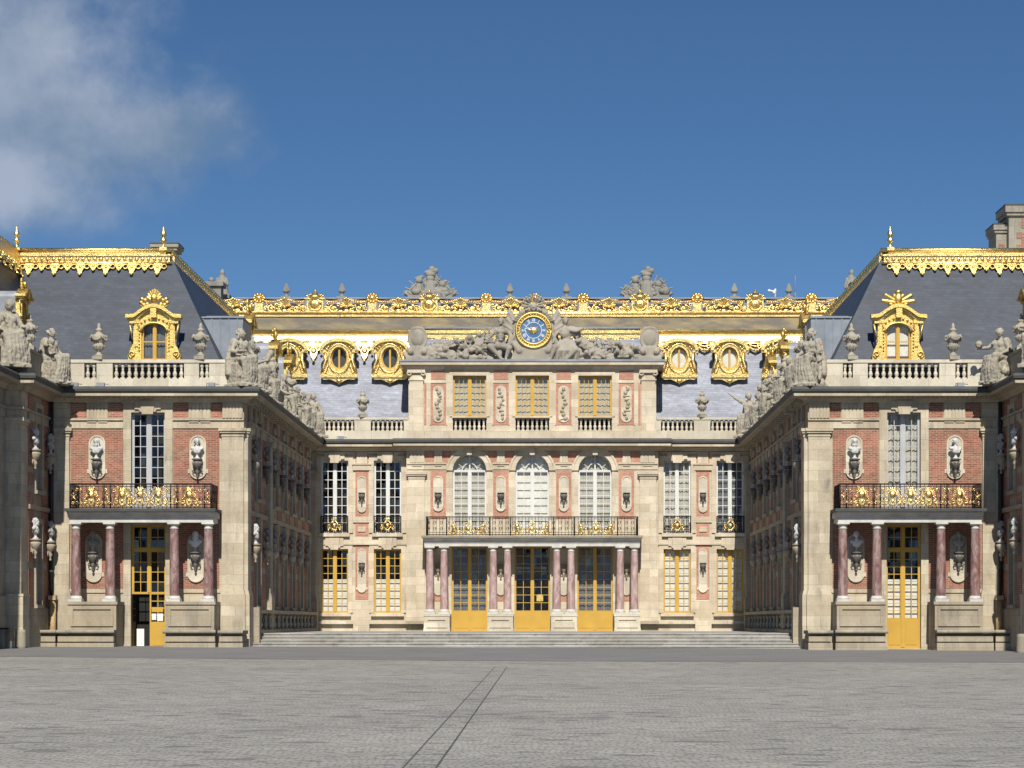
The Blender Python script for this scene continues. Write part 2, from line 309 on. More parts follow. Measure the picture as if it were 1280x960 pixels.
class MB:
    def __init__(s, fr=None): s.v = []; s.f = []; s.m = []; s.mats = []; s.fr = fr; s.sm = []; s.smooth = False
    def mat(s, name):
        if name not in s.mats: s.mats.append(name)
        s.cm = s.mats.index(name); return s
    cm = 0
    def add(s, vs, fs):
        n = len(s.v)
        s.v += [s.fr(*p) for p in vs] if s.fr else [tuple(p) for p in vs]
        for f in fs:
            s.f.append([n + i for i in f]); s.m.append(s.cm); s.sm.append(s.smooth)
        return s
    def box(s, a0, a1, b0, b1, c0, c1):
        return s.add([(a0, b0, c0), (a1, b0, c0), (a1, b1, c0), (a0, b1, c0), (a0, b0, c1), (a1, b0, c1), (a1, b1, c1), (a0, b1, c1)],
              [(0, 3, 2, 1), (4, 5, 6, 7), (0, 1, 5, 4), (1, 2, 6, 5), (2, 3, 7, 6), (3, 0, 4, 7)])
    def prism(s, poly, b0, b1):                    # outline in (a, c), extruded along b
        n = len(poly)
        vs = [(p[0], b0, p[1]) for p in poly] + [(p[0], b1, p[1]) for p in poly]
        return s.add(vs, [list(range(n)), list(range(2 * n - 1, n - 1, -1))] + [(i, (i + 1) % n, n + (i + 1) % n, n + i) for i in range(n)])
    def ring_prism(s, outer, inner, b0, b1, closed=True):
        n = len(outer); vs = []
        for q, bb in ((outer, b0), (inner, b0), (outer, b1), (inner, b1)): vs += [(p[0], bb, p[1]) for p in q]
        fs = []
        for i in range(n if closed else n - 1):
            j = (i + 1) % n
            fs += [(i, j, n + j, n + i), (2 * n + i, 3 * n + i, 3 * n + j, 2 * n + j), (i, 2 * n + i, 2 * n + j, j), (n + i, n + j, 3 * n + j, 3 * n + i)]
        if not closed: fs += [(0, n, 3 * n, 2 * n), (n - 1, 3 * n - 1, 4 * n - 1, 2 * n - 1)]
        return s.add(vs, fs)
    def profile(s, a0, a1, prof, m0=0, m1=0):      # (b, c) outline along a; m0 / m1 mitre the ends
        n = len(prof)
        vs = [(a0 - m0 * p[0], p[0], p[1]) for p in prof] + [(a1 + m1 * p[0], p[0], p[1]) for p in prof]
        return s.add(vs, [list(range(n)), list(range(2 * n - 1, n - 1, -1))] + [(i, (i + 1) % n, n + (i + 1) % n, n + i) for i in range(n)])
    def lathe(s, prof, o=(0, 0, 0), seg=12, sq=False):     # (r, z) profile round a vertical axis
        vs = []; fs = []; n = len(prof)
        for r, z in prof:
            for k in range(seg):
                t = 2 * PI * k / seg
                vs.append((o[0] + r * math.cos(t), o[1] + r * math.sin(t), o[2] + z))
        for i in range(n - 1):
            for k in range(seg):
                k2 = (k + 1) % seg
                fs.append((i * seg + k, i * seg + k2, (i + 1) * seg + k2, (i + 1) * seg + k))
        fs.append(list(range(seg))[::-1]); fs.append([(n - 1) * seg + k for k in range(seg)])
        sm = s.smooth; s.smooth = True; s.add(vs, fs); s.smooth = sm; return s
    def tube(s, path, r, seg=6, r1=None):
        P = [Vector(p) for p in path]; vs = []; fs = []; n = len(P)
        for i, p in enumerate(P):
            d = (P[min(i + 1, n - 1)] - P[max(i - 1, 0)]); d = d.normalized() if d.length > 1e-9 else Vector((0, 0, 1))
            up = Vector((0, 1, 0)) if abs(d.y) < .9 else Vector((1, 0, 0))
            x = d.cross(up).normalized(); y = d.cross(x)
            rr = r if r1 is None else r + (r1 - r) * i / max(1, n - 1)
            for k in range(seg):
                t = 2 * PI * k / seg; vs.append(tuple(p + x * (rr * math.cos(t)) + y * (rr * math.sin(t))))
        for i in range(n - 1):
            for k in range(seg):
                k2 = (k + 1) % seg; fs.append((i * seg + k, i * seg + k2, (i + 1) * seg + k2, (i + 1) * seg + k))
        fs.append(list(range(seg))); fs.append([(n - 1) * seg + k for k in range(seg)][::-1])
        sm = s.smooth; s.smooth = True; s.add(vs, fs); s.smooth = sm; return s
    def ball(s, c, r, seg=8, rings=6):
        if isinstance(r, (int, float)): r = (r, r, r)
        vs = [(c[0], c[1], c[2] - r[2])]; fs = []
        for i in range(1, rings):
            ph = PI * i / rings
            for k in range(seg):
                t = 2 * PI * k / seg
                vs.append((c[0] + r[0] * math.sin(ph) * math.cos(t), c[1] + r[1] * math.sin(ph) * math.sin(t), c[2] - r[2] * math.cos(ph)))
        vs.append((c[0], c[1], c[2] + r[2])); top = len(vs) - 1
        for k in range(seg): fs.append((0, 1 + (k + 1) % seg, 1 + k)); fs.append((top, top - seg + k, top - seg + (k + 1) % seg))
        for i in range(rings - 2):
            for k in range(seg):
                k2 = (k + 1) % seg; q = 1 + i * seg
                fs.append((q + k, q + k2, q + seg + k2, q + seg + k))
        sm = s.smooth; s.smooth = True; s.add(vs, fs); s.smooth = sm; return s
    def cap(s, p0, r0, p1, r1, seg=10):            # tapered limb with round ends
        p0, p1 = Vector(p0), Vector(p1); d = p1 - p0; L = d.length
        if L < 1e-6: return s.ball(p0, max(r0, r1))
        d /= L; up = Vector((0, 0, 1)) if abs(d.z) < .9 else Vector((1, 0, 0)); x = d.cross(up).normalized(); y = d.cross(x)
        prof = [(math.sin(q) * r0, -math.cos(q) * r0) for q in (.15, .55, 1.0, PI / 2)] + [(math.cos(q) * r1, L + math.sin(q) * r1) for q in (0, .55, 1.0, 1.42)]
        vs = []; fs = []
        for r, h in prof:
            for k in range(seg):
                t = 2 * PI * k / seg; vs.append(tuple(p0 + d * h + x * (r * math.cos(t)) + y * (r * math.sin(t))))
        for i in range(len(prof) - 1):
            for k in range(seg):
                k2 = (k + 1) % seg; fs.append((i * seg + k, i * seg + k2, (i + 1) * seg + k2, (i + 1) * seg + k))
        fs.append(list(range(seg))[::-1]); fs.append([(len(prof) - 1) * seg + k for k in range(seg)])
        return s.add(vs, fs)
    def mesh(s, name):
        me = bpy.data.meshes.new(name); me.from_pydata(s.v, [], s.f)
        for q in (s.mats or ['stone']): me.materials.append(M[q])
        me.polygons.foreach_set('material_index', s.m); me.polygons.foreach_set('use_smooth', s.sm)
        b = bmesh.new(); b.from_mesh(me); bmesh.ops.recalc_face_normals(b, faces=b.faces); b.to_mesh(me); b.free(); me.update(); return me

WM = {}                                             # world matrix of every parent
def link(o, parent=None, world=True, mat=None):
    COL.objects.link(o)
    if parent is not None:
        o.parent = parent
        if world: o.matrix_parent_inverse = WM[parent.name].inverted()
        WM[o.name] = WM[parent.name] @ o.matrix_parent_inverse @ o.matrix_basis
    else: WM[o.name] = o.matrix_basis.copy()
    return o
def part(name, mb, parent, world=True, **kw):
    o = bpy.data.objects.new(name, mb if isinstance(mb, bpy.types.Mesh) else mb.mesh(name))
    for k, v in kw.items(): o[k] = v
    return link(o, parent, world)
def inst(name, me, parent, loc, rz=0, sc=1, world=True, **kw):    # shared mesh at a place
    o = bpy.data.objects.new(name, me); o.location = loc; o.rotation_euler = (0, 0, rz)
    o.scale = (sc, sc, sc) if isinstance(sc, (int, float)) else sc
    for k, v in kw.items(): o[k] = v
    return link(o, parent, world)
def thing(name, label, cat, loc, group=None):
    o = bpy.data.objects.new(name, None); o.location = loc; o.empty_display_size = .3
    o['label'] = label; o['category'] = cat
    if group: o['group'] = group
    return link(o)
def single(name, mb, label, cat, group=None, loc=(0, 0, 0), rz=0, sc=1):
    o = bpy.data.objects.new(name, mb if isinstance(mb, bpy.types.Mesh) else mb.mesh(name)); o.location = loc; o.rotation_euler = (0, 0, rz)
    o.scale = (sc, sc, sc) if isinstance(sc, (int, float)) else sc
    o['label'] = label; o['category'] = cat
    if group: o['group'] = group
    return link(o)
def struct(name, mb):
    o = bpy.data.objects.new(name, mb.mesh(name)); o['kind'] = 'structure'; return link(o)
def fr_front(sgn, Y): return lambda a, b, c: (CX + sgn * a, Y - b, c)
def fr_side(sgn, u): return lambda a, b, c: (CX + sgn * (u - b), a, c)

def sculpt(name, mb, voxel, smooth=2, mat='statue', noise=0.0, seed=0):
    """fuse overlapping limbs and folds into one continuous carved surface"""
    me = mb.mesh(name + '_raw'); o = bpy.data.objects.new('tmp_sculpt', me); COL.objects.link(o)
    r = o.modifiers.new('r', 'REMESH'); r.mode = 'VOXEL'; r.voxel_size = voxel; r.use_smooth_shade = True
    if smooth:
        sm = o.modifiers.new('s', 'SMOOTH'); sm.factor = .5; sm.iterations = smooth
    if noise:
        tx = bpy.data.textures.new('carve', 'CLOUDS'); tx.noise_scale = .11; tx.noise_depth = 2
        d = o.modifiers.new('d', 'DISPLACE'); d.texture = tx; d.strength = noise; d.texture_coords = 'LOCAL'
    dg = bpy.context.evaluated_depsgraph_get()
    out = bpy.data.meshes.new_from_object(o.evaluated_get(dg)); out.name = name
    out.materials.clear(); out.materials.append(M[mat]); out.polygons.foreach_set('use_smooth', [True] * len(out.polygons))
    bpy.data.objects.remove(o); bpy.data.meshes.remove(me); return out

# ------------------------------------------------------------------ carved figures (front is -y, feet rest block at z=0)
def head(mb, c, r=.125, yaw=0, hair=1, beard=False, helmet=False):
    cx, cy, cz = c; s, k = math.sin(yaw), math.cos(yaw)
    def at(x, y, z): return (cx + x * k - y * s, cy + x * s + y * k, cz + z)
    mb.ball(c, (r * .82, r * .95, r * 1.15), 12, 9)
    mb.cap(at(0, -.035, -r * .75), r * .52, at(0, -.02, 0), r * .7)            # jaw
    mb.cap(at(0, -r * .98, .015), .012, at(0, -r * 1.22, -.035), .02, 6)       # nose
    mb.cap(at(-.055, -r * .86, .035), .016, at(.055, -r * .86, .035), .016, 6)   # brow
    mb.cap(at(-.025, -r * .95, -.075), .013, at(.025, -r * .95, -.075), .013, 6)   # mouth
    mb.ball(at(0, -r * .78, -.125), .035)                                         # chin
    for e in (-1, 1): mb.ball(at(e * r * .84, .01, -.01), (.018, .03, .04))
    if hair:
        for q in range(10):
            t = PI * (q / 9) - 0
            mb.ball(at(math.cos(t) * r * .85, .02 + .03 * math.sin(t * 3), r * .45 + math.sin(t) * r * .55), .045)
        for q in range(6): mb.ball(at((q - 2.5) * .035, r * .85, -.02 - .02 * (q % 2)), .05)
        mb.ball(at(0, r * 1.05, .06), .065)
        if hair > 1:
            for e in (-1, 1):
                for q in range(4): mb.ball(at(e * r * .85, .04, -.02 - q * .06), .042)
    if beard:
        for q in range(7): mb.ball(at((q - 3) * .026, -r * .75, -.13 - .02 * (q % 3)), .035)
    if helmet:
        mb.ball(at(0, .02, .07), (r, r * 1.15, r * .95)); mb.cap(at(0, -.1, .2), .03, at(0, .17, .12), .05)
def hand(mb, p, d):
    p = Vector(p); d = Vector(d).normalized(); sdir = d.cross(Vector((0, 0, 1)))
    sdir = sdir.normalized() if sdir.length > .1 else Vector((1, 0, 0))
    mb.cap(p, .045, p + d * .08, .042, 8)
    for i, q in enumerate((-.033, -.011, .011, .033)):
        ln = (.075, .09, .085, .065)[i]; b0 = p + d * .1 + sdir * q
        mb.cap(b0, .013, b0 + d * ln * .6, .012, 5); mb.cap(b0 + d * ln * .6, .012, b0 + d * ln + Vector((0, 0, -.025)), .010, 5)
    mb.cap(p + d * .02 + sdir * .045, .015, p + d * .09 + sdir * .075, .012, 5)
def folds(mb, rng, pts, n, spread, r=.030):
    n = int(n * 1.7)
    """cloth folds running roughly along a polyline"""
    for _ in range(n):
        o = Vector((rng.uniform(-1, 1) * spread, rng.uniform(-.6, .2) * spread, rng.uniform(-.3, .3) * spread))
        path = [Vector(p) + o * (.5 + .5 * i / max(1, len(pts) - 1)) for i, p in enumerate(pts)]
        for i in range(len(path) - 1): mb.cap(path[i], r * rng.uniform(.7, 1.2), path[i + 1], r * rng.uniform(.8, 1.4), 6)
def seated(seed, arm_l, arm_r, yaw=0, helmet=False, beard=False, prop=None, twist=0, hair=1):
    """seated draped allegory, about 2.5 m from the feet to the crown; seat 1.05 m up"""
    rng = random.Random(seed); mb = MB()
    hip = Vector((0, .0, 1.12)); che = Vector((.03 * twist, -.04, 1.66)); nk = Vector((.05 * twist, -.05, 1.98))
    mb.cap(hip + Vector((-.13, 0, 0)), .23, hip + Vector((.13, 0, 0)), .23)
    mb.cap(hip, .24, che, .235); mb.cap(che + Vector((-.14, 0, .08)), .15, che + Vector((.14, 0, .08)), .15)
    for e in (-1, 1): mb.ball(tuple(che + Vector((e * .11, -.17, .02))), (.1, .09, .1))
    mb.cap(che + Vector((0, 0, .2)), .1, nk + Vector((0, 0, .05)), .08)
    head(mb, tuple(nk + Vector((0, -.04, .20))), .165, yaw, hair, beard, helmet)
    kn = []
    for e in (-1, 1):
        k = Vector((e * .23 + rng.uniform(-.05, .05), -.62 - rng.uniform(-.05, .08), 1.12 + e * .05)); f = Vector((e * .17 + rng.uniform(-.1, .1), -.66 + rng.uniform(-.1, .1), .2))
        mb.cap(hip + Vector((e * .13, -.05, 0)), .2, k, .15); mb.cap(k, .15, f, .1); mb.cap(f + Vector((0, .03, -.08)), .075, f + Vector((0, -.2, -.12)), .055); kn.append((k, f))
    # gown over lap and shins, mantle from the shoulders, hem bunched on the block
    mb.cap(hip + Vector((0, -.35, -.06)), .27, (kn[0][1] + kn[1][1]) / 2 + Vector((0, .12, .15)), .25)
    for q in range(13):
        a = (q - 6) / 6 + rng.uniform(-.05, .05); k0 = kn[0][0].lerp(kn[1][0], (a + 1) / 2); f0 = kn[0][1].lerp(kn[1][1], (a + 1) / 2)
        mb.cap(k0 + Vector((a * .06, -.13 + .05 * abs(a), .02)), .034, k0.lerp(f0, .5) + Vector((a * .13, -.13 + .1 * abs(a) - .05 * (q % 2), 0)), .045, 6)
        mb.cap(k0.lerp(f0, .5) + Vector((a * .13, -.13 + .1 * abs(a) - .05 * (q % 2), 0)), .045, f0 + Vector((a * .2 + rng.uniform(-.04, .04), -.06 + .1 * abs(a), -.08)), .06, 6)
    for e in (-1, 1):
        mb.cap(che + Vector((e * .22, .1, .2)), .13, hip + Vector((e * .34, .2, .0)), .17); mb.cap(hip + Vector((e * .34, .2, 0)), .16, hip + Vector((e * .42, .1, -.55)), .15)
        for q in range(4): mb.cap(che + Vector((e * (.2 + .04 * q), -.02 + .07 * q, .2)), .035, hip + Vector((e * (.3 + .05 * q), -.05 + .1 * q, -.1)), .045, 6)
    for q in range(6): mb.cap(che + Vector((-.26 + .03 * q, -.2 - .02 * (q % 2), .14 - .07 * q)), .032, hip + Vector((.30, -.2, .22 - .07 * q)), .036, 6)
    mb.cap(kn[0][0], .12, kn[1][0], .12)
    folds(mb, rng, [kn[0][0] + Vector((0, -.05, .05)), (kn[0][1] + kn[0][0]) / 2, kn[0][1]], 6, .14)
    folds(mb, rng, [kn[1][0] + Vector((0, -.05, .05)), (kn[1][1] + kn[1][0]) / 2, kn[1][1]], 6, .14)
    mid = (kn[0][0] + kn[1][0]) / 2
    folds(mb, rng, [mid, mid + Vector((0, .02, -.4)), mid + Vector((0, 0, -.85))], 7, .17)
    folds(mb, rng, [che + Vector((-.2, -.15, .15)), hip + Vector((0, -.25, .1)), hip + Vector((.25, -.2, 0))], 5, .1, .03)
    folds(mb, rng, [che + Vector((.15, .2, .25)), hip + Vector((.2, .25, 0)), hip + Vector((.25, .25, -.4))], 6, .2, .05)
    for e, tgt in ((-1, arm_l), (1, arm_r)):
        sh = che + Vector((e * .24, 0, .18)); el = Vector(tgt[0]); wr = Vector(tgt[1])
        mb.cap(sh, .105, el, .085); mb.cap(el, .085, wr, .055); hand(mb, wr, wr - el)
        folds(mb, rng, [sh, (sh + el) / 2 + Vector((0, 0, -.06))], 2, .06, .04)
    # rock seat, rough
    mb.box(-.42, .42, -.38, .45, 0, .95); mb.box(-.5, .5, -.8, .5, 0, .14)
    for _ in range(14): mb.ball((rng.uniform(-.42, .42), rng.uniform(-.5, .3), rng.uniform(.1, .8)), rng.uniform(.1, .19))
    mb.v = [(x * 1.05, y * 1.04, z) for x, y, z in mb.v]
    if prop == 'orb': mb.ball(tuple(Vector(arm_l[1]) + Vector((0, -.08, .16))), .16)
    if prop == 'staff': mb.cap(tuple(Vector(arm_r[1]) + Vector((0, 0, -.9))), .035, tuple(Vector(arm_r[1]) + Vector((.02, 0, .9))), .03, 6)
    if prop == 'book': q = Vector(arm_l[1]); mb.box(q.x - .2, q.x + .16, q.y - .25, q.y + .02, q.z + .02, q.z + .08)
    if prop == 'horn':
        q = Vector(arm_r[1])
        for i in range(6): mb.cap(q + Vector((.06 * i, -.02 * i, .1 * i - .2)), .06 + .018 * i, q + Vector((.06 * (i + 1), -.02 * i, .1 * (i + 1) - .2)), .075 + .018 * i)
    if prop == 'child':
        c = Vector((.5, -.25, .75)); mb.cap(c, .13, c + Vector((0, 0, .38)), .12); head(mb, tuple(c + Vector((0, -.02, .62))), .12, -.6)
        for e in (-1, 1): mb.cap(c + Vector((e * .07, 0, 0)), .09, c + Vector((e * .1, -.1, -.45)), .06); mb.cap(c + Vector((e * .12, 0, .35)), .055, c + Vector((e * .2 - .1, -.15, .25)), .04)
    return sculpt('seated_statue', mb, .026, 1, 'statue', .06, seed)
STAT = [
    seated(1, ((-.42, -.1, 1.45), (-.3, -.5, 1.35)), ((.45, -.05, 1.5), (.42, -.45, 1.25)), .5, prop='book', hair=2),
    seated(2, ((-.48, -.2, 1.6), (-.62, -.6, 1.55)), ((.42, .0, 1.45), (.3, -.4, 1.25)), .7, prop='orb'),
    seated(3, ((-.4, -.1, 1.4), (-.2, -.5, 1.3)), ((.5, -.1, 1.7), (.62, -.25, 2.05)), -.4, prop='staff', helmet=True),
    seated(4, ((-.42, -.05, 1.45), (-.35, -.45, 1.28)), ((.42, -.12, 1.4), (.36, -.42, 1.4)), -.6, prop='child', hair=2),
    seated(5, ((-.45, 0, 1.42), (-.4, -.4, 1.3)), ((.45, -.15, 1.45), (.45, -.5, 1.5)), .2, prop='horn', beard=True),
    seated(6, ((-.5, -.05, 1.95), (-.95, -.2, 2.3)), ((.45, -.1, 1.4), (.3, -.45, 1.25)), .9),
]
def bust_mesh(seed, hair, beard, mat, cuirass=False):
    rng = random.Random(seed); mb = MB()
    mb.cap((0, .02, .30), .12, (0, .01, .42), .13); mb.cap((-.19, .02, .42), .085, (.19, .02, .42), .085)
    mb.ball((0, -.02, .33), (.2, .13, .15)); mb.cap((0, 0, .46), .065, (0, -.01, .6), .06)
    head(mb, (0, -.02, .7), .105, rng.uniform(-.4, .4), hair, beard)
    for _ in range(7 if cuirass else 12):
        a = rng.uniform(-.2, .2); mb.cap((a, -.1, .46 - abs(a) * .3), .02, (a * .5 + rng.uniform(-.06, .06), -.11, .24), .022, 5)
    mb.cap((0, 0, .2), .06, (0, 0, .32), .13)
    return sculpt('bust', mb, .02, 1, mat)
BUST = {k: [bust_mesh(i + 20, (i % 2) + 1, i == 1, k, i == 1) for i in range(3)] for k in ('bust', 'bust_white', 'grey_bust', 'shade_bust')}
def socle_mesh():
    mb = MB().mat('bust'); mb.lathe([(.12, 0), (.13, .03), (.085, .06), (.05, .1), (.055, .16), (.09, .21), (.09, .24)], seg=12)
    return mb.mesh('socle')
SOCLE = socle_mesh()
def console_mesh(mat='bronze'):
    """bracket that carries a bust: shelf, gadrooned bowl, neck, drop finial"""
    mb = MB().mat(mat)
    mb.lathe([(.03, -.78), (.055, -.72), (.02, -.66), (.07, -.58), (.085, -.52), (.05, -.46), (.06, -.42), (.15, -.34), (.20, -.2), (.20, -.12), (.15, -.1), (.15, -.06), (.22, -.05), (.22, 0)], (0, -.16, 0), 12)
    mb.box(-.08, .08, -.16, .02, -.5, -.12)
    for e in (-1, 1):
        mb.tube([(e * .13, -.1, -.4), (e * .2, -.1, -.5), (e * .17, -.1, -.6), (e * .1, -.1, -.58)], .03, 6, .02)
    mb.mat('stone_pale' if mat == 'bronze' else mat)
    for k in range(8):
        t = 2 * PI * k / 8; mb.cap((math.cos(t) * .12, -.16 + math.sin(t) * .12, -.32), .025, (math.cos(t) * .19, -.16 + math.sin(t) * .19, -.16), .02, 5)
    return mb.mesh('console')
CONS = console_mesh(); CONS_STONE = console_mesh('stone_old_shade')
def urn_mesh():
    mb = MB().mat('statue')
    mb.box(-.22, .22, -.22, .22, 0, .16)
    mb.lathe([(.19, .16), (.2, .2), (.1, .26), (.09, .36), (.17, .42), (.24, .52), (.25, .6), (.21, .68), (.21, .72), (.27, .78), (.31, .9), (.31, 1.0), (.24, 1.06), (.15, 1.1), (.11, 1.2), (.16, 1.24), (.16, 1.28), (.09, 1.32), (.06, 1.38), (.09, 1.43), (.05, 1.5), (.02, 1.56)], seg=14)
    for k in range(4):
        t = 2 * PI * k / 4 + .78; c, s = math.cos(t), math.sin(t)
        mb.ball((c * .32, s * .32, .98), (.07, .07, .09)); mb.tube([(c * .32, s * .32, 1.0), (c * .4, s * .4, .93), (c * .36, s * .36, .85)], .035, 6, .02)
        t2 = t + PI / 4
        for q in range(7):
            a = t + (q / 6) * PI / 2; dz = -.13 * math.sin(PI * q / 6); mb.ball((math.cos(a) * .31, math.sin(a) * .31, .95 + dz), .045, 6, 5)
    for k in range(12):
        t = 2 * PI * k / 12; mb.cap((math.cos(t) * .17, math.sin(t) * .17, .44), .03, (math.cos(t) * .245, math.sin(t) * .245, .58), .03, 5)
    return mb.mesh('urn')
URN = urn_mesh()
def baluster_mesh(h, mat):
    k = h / .62; mb = MB().mat(mat)
    mb.box(-.085, .085, -.085, .085, 0, .05 * k); mb.box(-.08, .08, -.08, .08, h - .05 * k, h)
    mb.lathe([(.06, .05 * k), (.05, .08 * k), (.085, .16 * k), (.09, .2 * k), (.06, .28 * k), (.042, .33 * k), (.055, .345 * k), (.055, .37 * k), (.04, .385 * k), (.055, .44 * k), (.085, .5 * k), (.08, .54 * k), (.05, .57 * k)], seg=10)
    return mb.mesh('baluster')
BAL = baluster_mesh(.62, 'stone_pale'); BAL_S = baluster_mesh(.62, 'statue')

# ------------------------------------------------------------------ gilded ornament
def spiral(cx, cz, r, turns, a0, d=1, n=18, b=0):
    return [(cx + r * (1 - .8 * i / n) * math.cos(a0 + d * turns * 2 * PI * i / n), b, cz + r * (1 - .8 * i / n) * math.sin(a0 + d * turns * 2 * PI * i / n)) for i in range(n + 1)]
def palmette(mb, x, z, w_, h, b0=-.04, b1=.04, n=7, down=False):
    sg = -1 if down else 1
    for k in range(n):
        t = PI * (k + .5) / n; q = .65 + .35 * math.sin(t)
        mb.cap((x, (b0 + b1) / 2, z), .03, (x + math.cos(t) * w_ / 2 * q, b0, z + sg * math.sin(t) * h * q), .05 * min(1.6, w_), 6)
def emblem_mesh(kind):
    """gilded cast emblem for a railing, about 0.72 wide, 0.78 high"""
    mb = MB().mat('gold')
    if kind == 'mask':
        mb.ball((0, -.05, .48), (.14, .07, .15), 10, 7); mb.cap((0, -.11, .49), .015, (0, -.13, .45), .022, 5)
        for e in (-1, 1): mb.ball((e * .05, -.11, .51), .018, 6, 4)
        for k in range(11):
            t = PI * k / 10 ; mb.cap((math.cos(t) * .15, -.03, .5 + math.sin(t) * .15), .022, (math.cos(t) * .25, -.02, .52 + math.sin(t) * .25), .012, 5)
        mb.prism([(-.1, .33), (.1, .33), (.12, .25), (.08, .1), (0, .06), (-.08, .1), (-.12, .25)], -.07, .0)
        mb.ball((0, -.08, .22), (.05, .03, .07), 6, 5)
        for e in (-1, 1):
            mb.tube(spiral(e * .24, .22, .11, 1.2, PI / 2, -e), .022, 5); mb.tube(spiral(e * .21, .42, .07, 1.1, -PI / 2, e), .016, 5)
            mb.tube([(e * .05, 0, .04), (e * .18, -.01, .07), (e * .34, 0, .05)], .025, 5, .012); mb.ball((e * .34, 0, .06), .03, 6, 4)
    elif kind == 'crown':
        for e in (-1, 1):
            mb.tube([(e * .02, -.03, .55), (e * .16, -.03, .46), (e * .2, -.03, .3), (e * .1, -.03, .14), (-e * .04, -.03, .08), (-e * .18, -.03, .1)], .035, 6, .025)
            mb.tube(spiral(e * .27, .2, .1, 1.2, PI / 2, -e), .026, 5); mb.ball((e * .3, -.02, .08), .04, 6, 5)
            mb.tube([(e * .2, -.02, .34), (e * .3, -.02, .36), (e * .33, -.02, .3)], .025, 5)
        mb.ball((0, -.05, .3), (.1, .05, .13), 8, 6)
        mb.box(-.11, .11, -.06, 0, .54, .59)
        for k in range(5): mb.cap((-.1 + .05 * k, -.03, .59), .018, (-.12 + .06 * k, -.03, .66 + .03 * (k % 2)), .022, 5)
        mb.ball((0, -.03, .72), .03, 6, 5)
    else:   # seated beast
        mb.cap((.02, -.04, .12), .1, (-.02, -.04, .36), .09); mb.ball((-.05, -.07, .48), (.1, .08, .1), 8, 6)
        mb.cap((-.1, -.09, .46), .04, (-.15, -.1, .43), .03, 5)
        for k in range(7): mb.ball((-.03 + .09 * math.cos(k * .9), -.05, .46 + .1 * math.sin(k * .9)), .04, 6, 4)
        mb.cap((-.08, -.06, .3), .04, (-.14, -.07, .06), .035, 5); mb.cap((-.02, -.06, .3), .04, (-.04, -.07, .06), .035, 5)
        mb.cap((.06, -.04, .14), .08, (-.02, -.08, .06), .04, 6); mb.tube([(.1, 0, .1), (.2, 0, .14), (.22, 0, .3), (.15, 0, .34)], .022, 5)
        mb.tube(spiral(.22, .12, .08, 1.2, PI / 2, -1), .02, 5); mb.tube(spiral(-.24, .12, .08, 1.2, PI / 2, 1), .02, 5)
        mb.box(-.3, .3, -.06, 0, 0, .05)
    return mb.mesh('gilded_emblem')
EMB = {k: emblem_mesh(k) for k in ('mask', 'crown', 'beast')}
def finial_mesh():
    mb = MB().mat('gold'); mb.box(-.16, .16, -.16, .16, 0, .14)
    mb.lathe([(.13, .14), (.07, .2), (.06, .34), (.13, .4), (.15, .48), (.08, .54), (.09, .6), (.13, .66), (.13, .78), (.09, .86), (.05, .9), (.07, .96), (.03, 1.04), (.01, 1.1)], seg=12); return mb.mesh('finial')
FINIAL = finial_mesh()
def lambrequin(mb, a0, a1, ztop, pitch, h, b=0):
    """gilded fringe: roll, band and a row of scrolls with hanging palmettes; front face at b (outwards +)"""
    n = max(1, round((a1 - a0) / pitch)); p = (a1 - a0) / n
    for k in range(n):
        x = a0 + (k + .5) * p
        for q, hh in ((0, 1.0), (.5, .62)):
            xx = x + q * p - (p * .0)
            if xx > a1 - .1: continue
            H = h * hh
            mb.prism([(xx - .16, ztop), (xx + .16, ztop), (xx + .19, ztop - H * .3), (xx + .17, ztop - H * .5), (xx + .09, ztop - H * .68), (xx + .08, ztop - H * .88), (xx, ztop - H), (xx - .08, ztop - H * .88), (xx - .09, ztop - H * .68), (xx - .17, ztop - H * .5), (xx - .19, ztop - H * .3)], b + .0, b + .07)
            mb.ball((xx, b + .08, ztop - H * .3), (.07, .05, .08), 6, 5); mb.ball((xx, b + .06, ztop - H * .97), .07, 6, 5)
            for e in (-1, 1): mb.tube([(xx + e * .1, b + .07, ztop - H * .15), (xx + e * .2, b + .07, ztop - H * .35), (xx + e * .13, b + .07, ztop - H * .55)], .03, 5)
        for e in (-1, 1):
            cxx = x + e * p * .25
            mb.tube([(cxx + .1 * math.cos(t), b + .05, ztop - h * .28 + .1 * math.sin(t)) for t in [2 * PI * i / 10 for i in range(11)]], .03, 5)
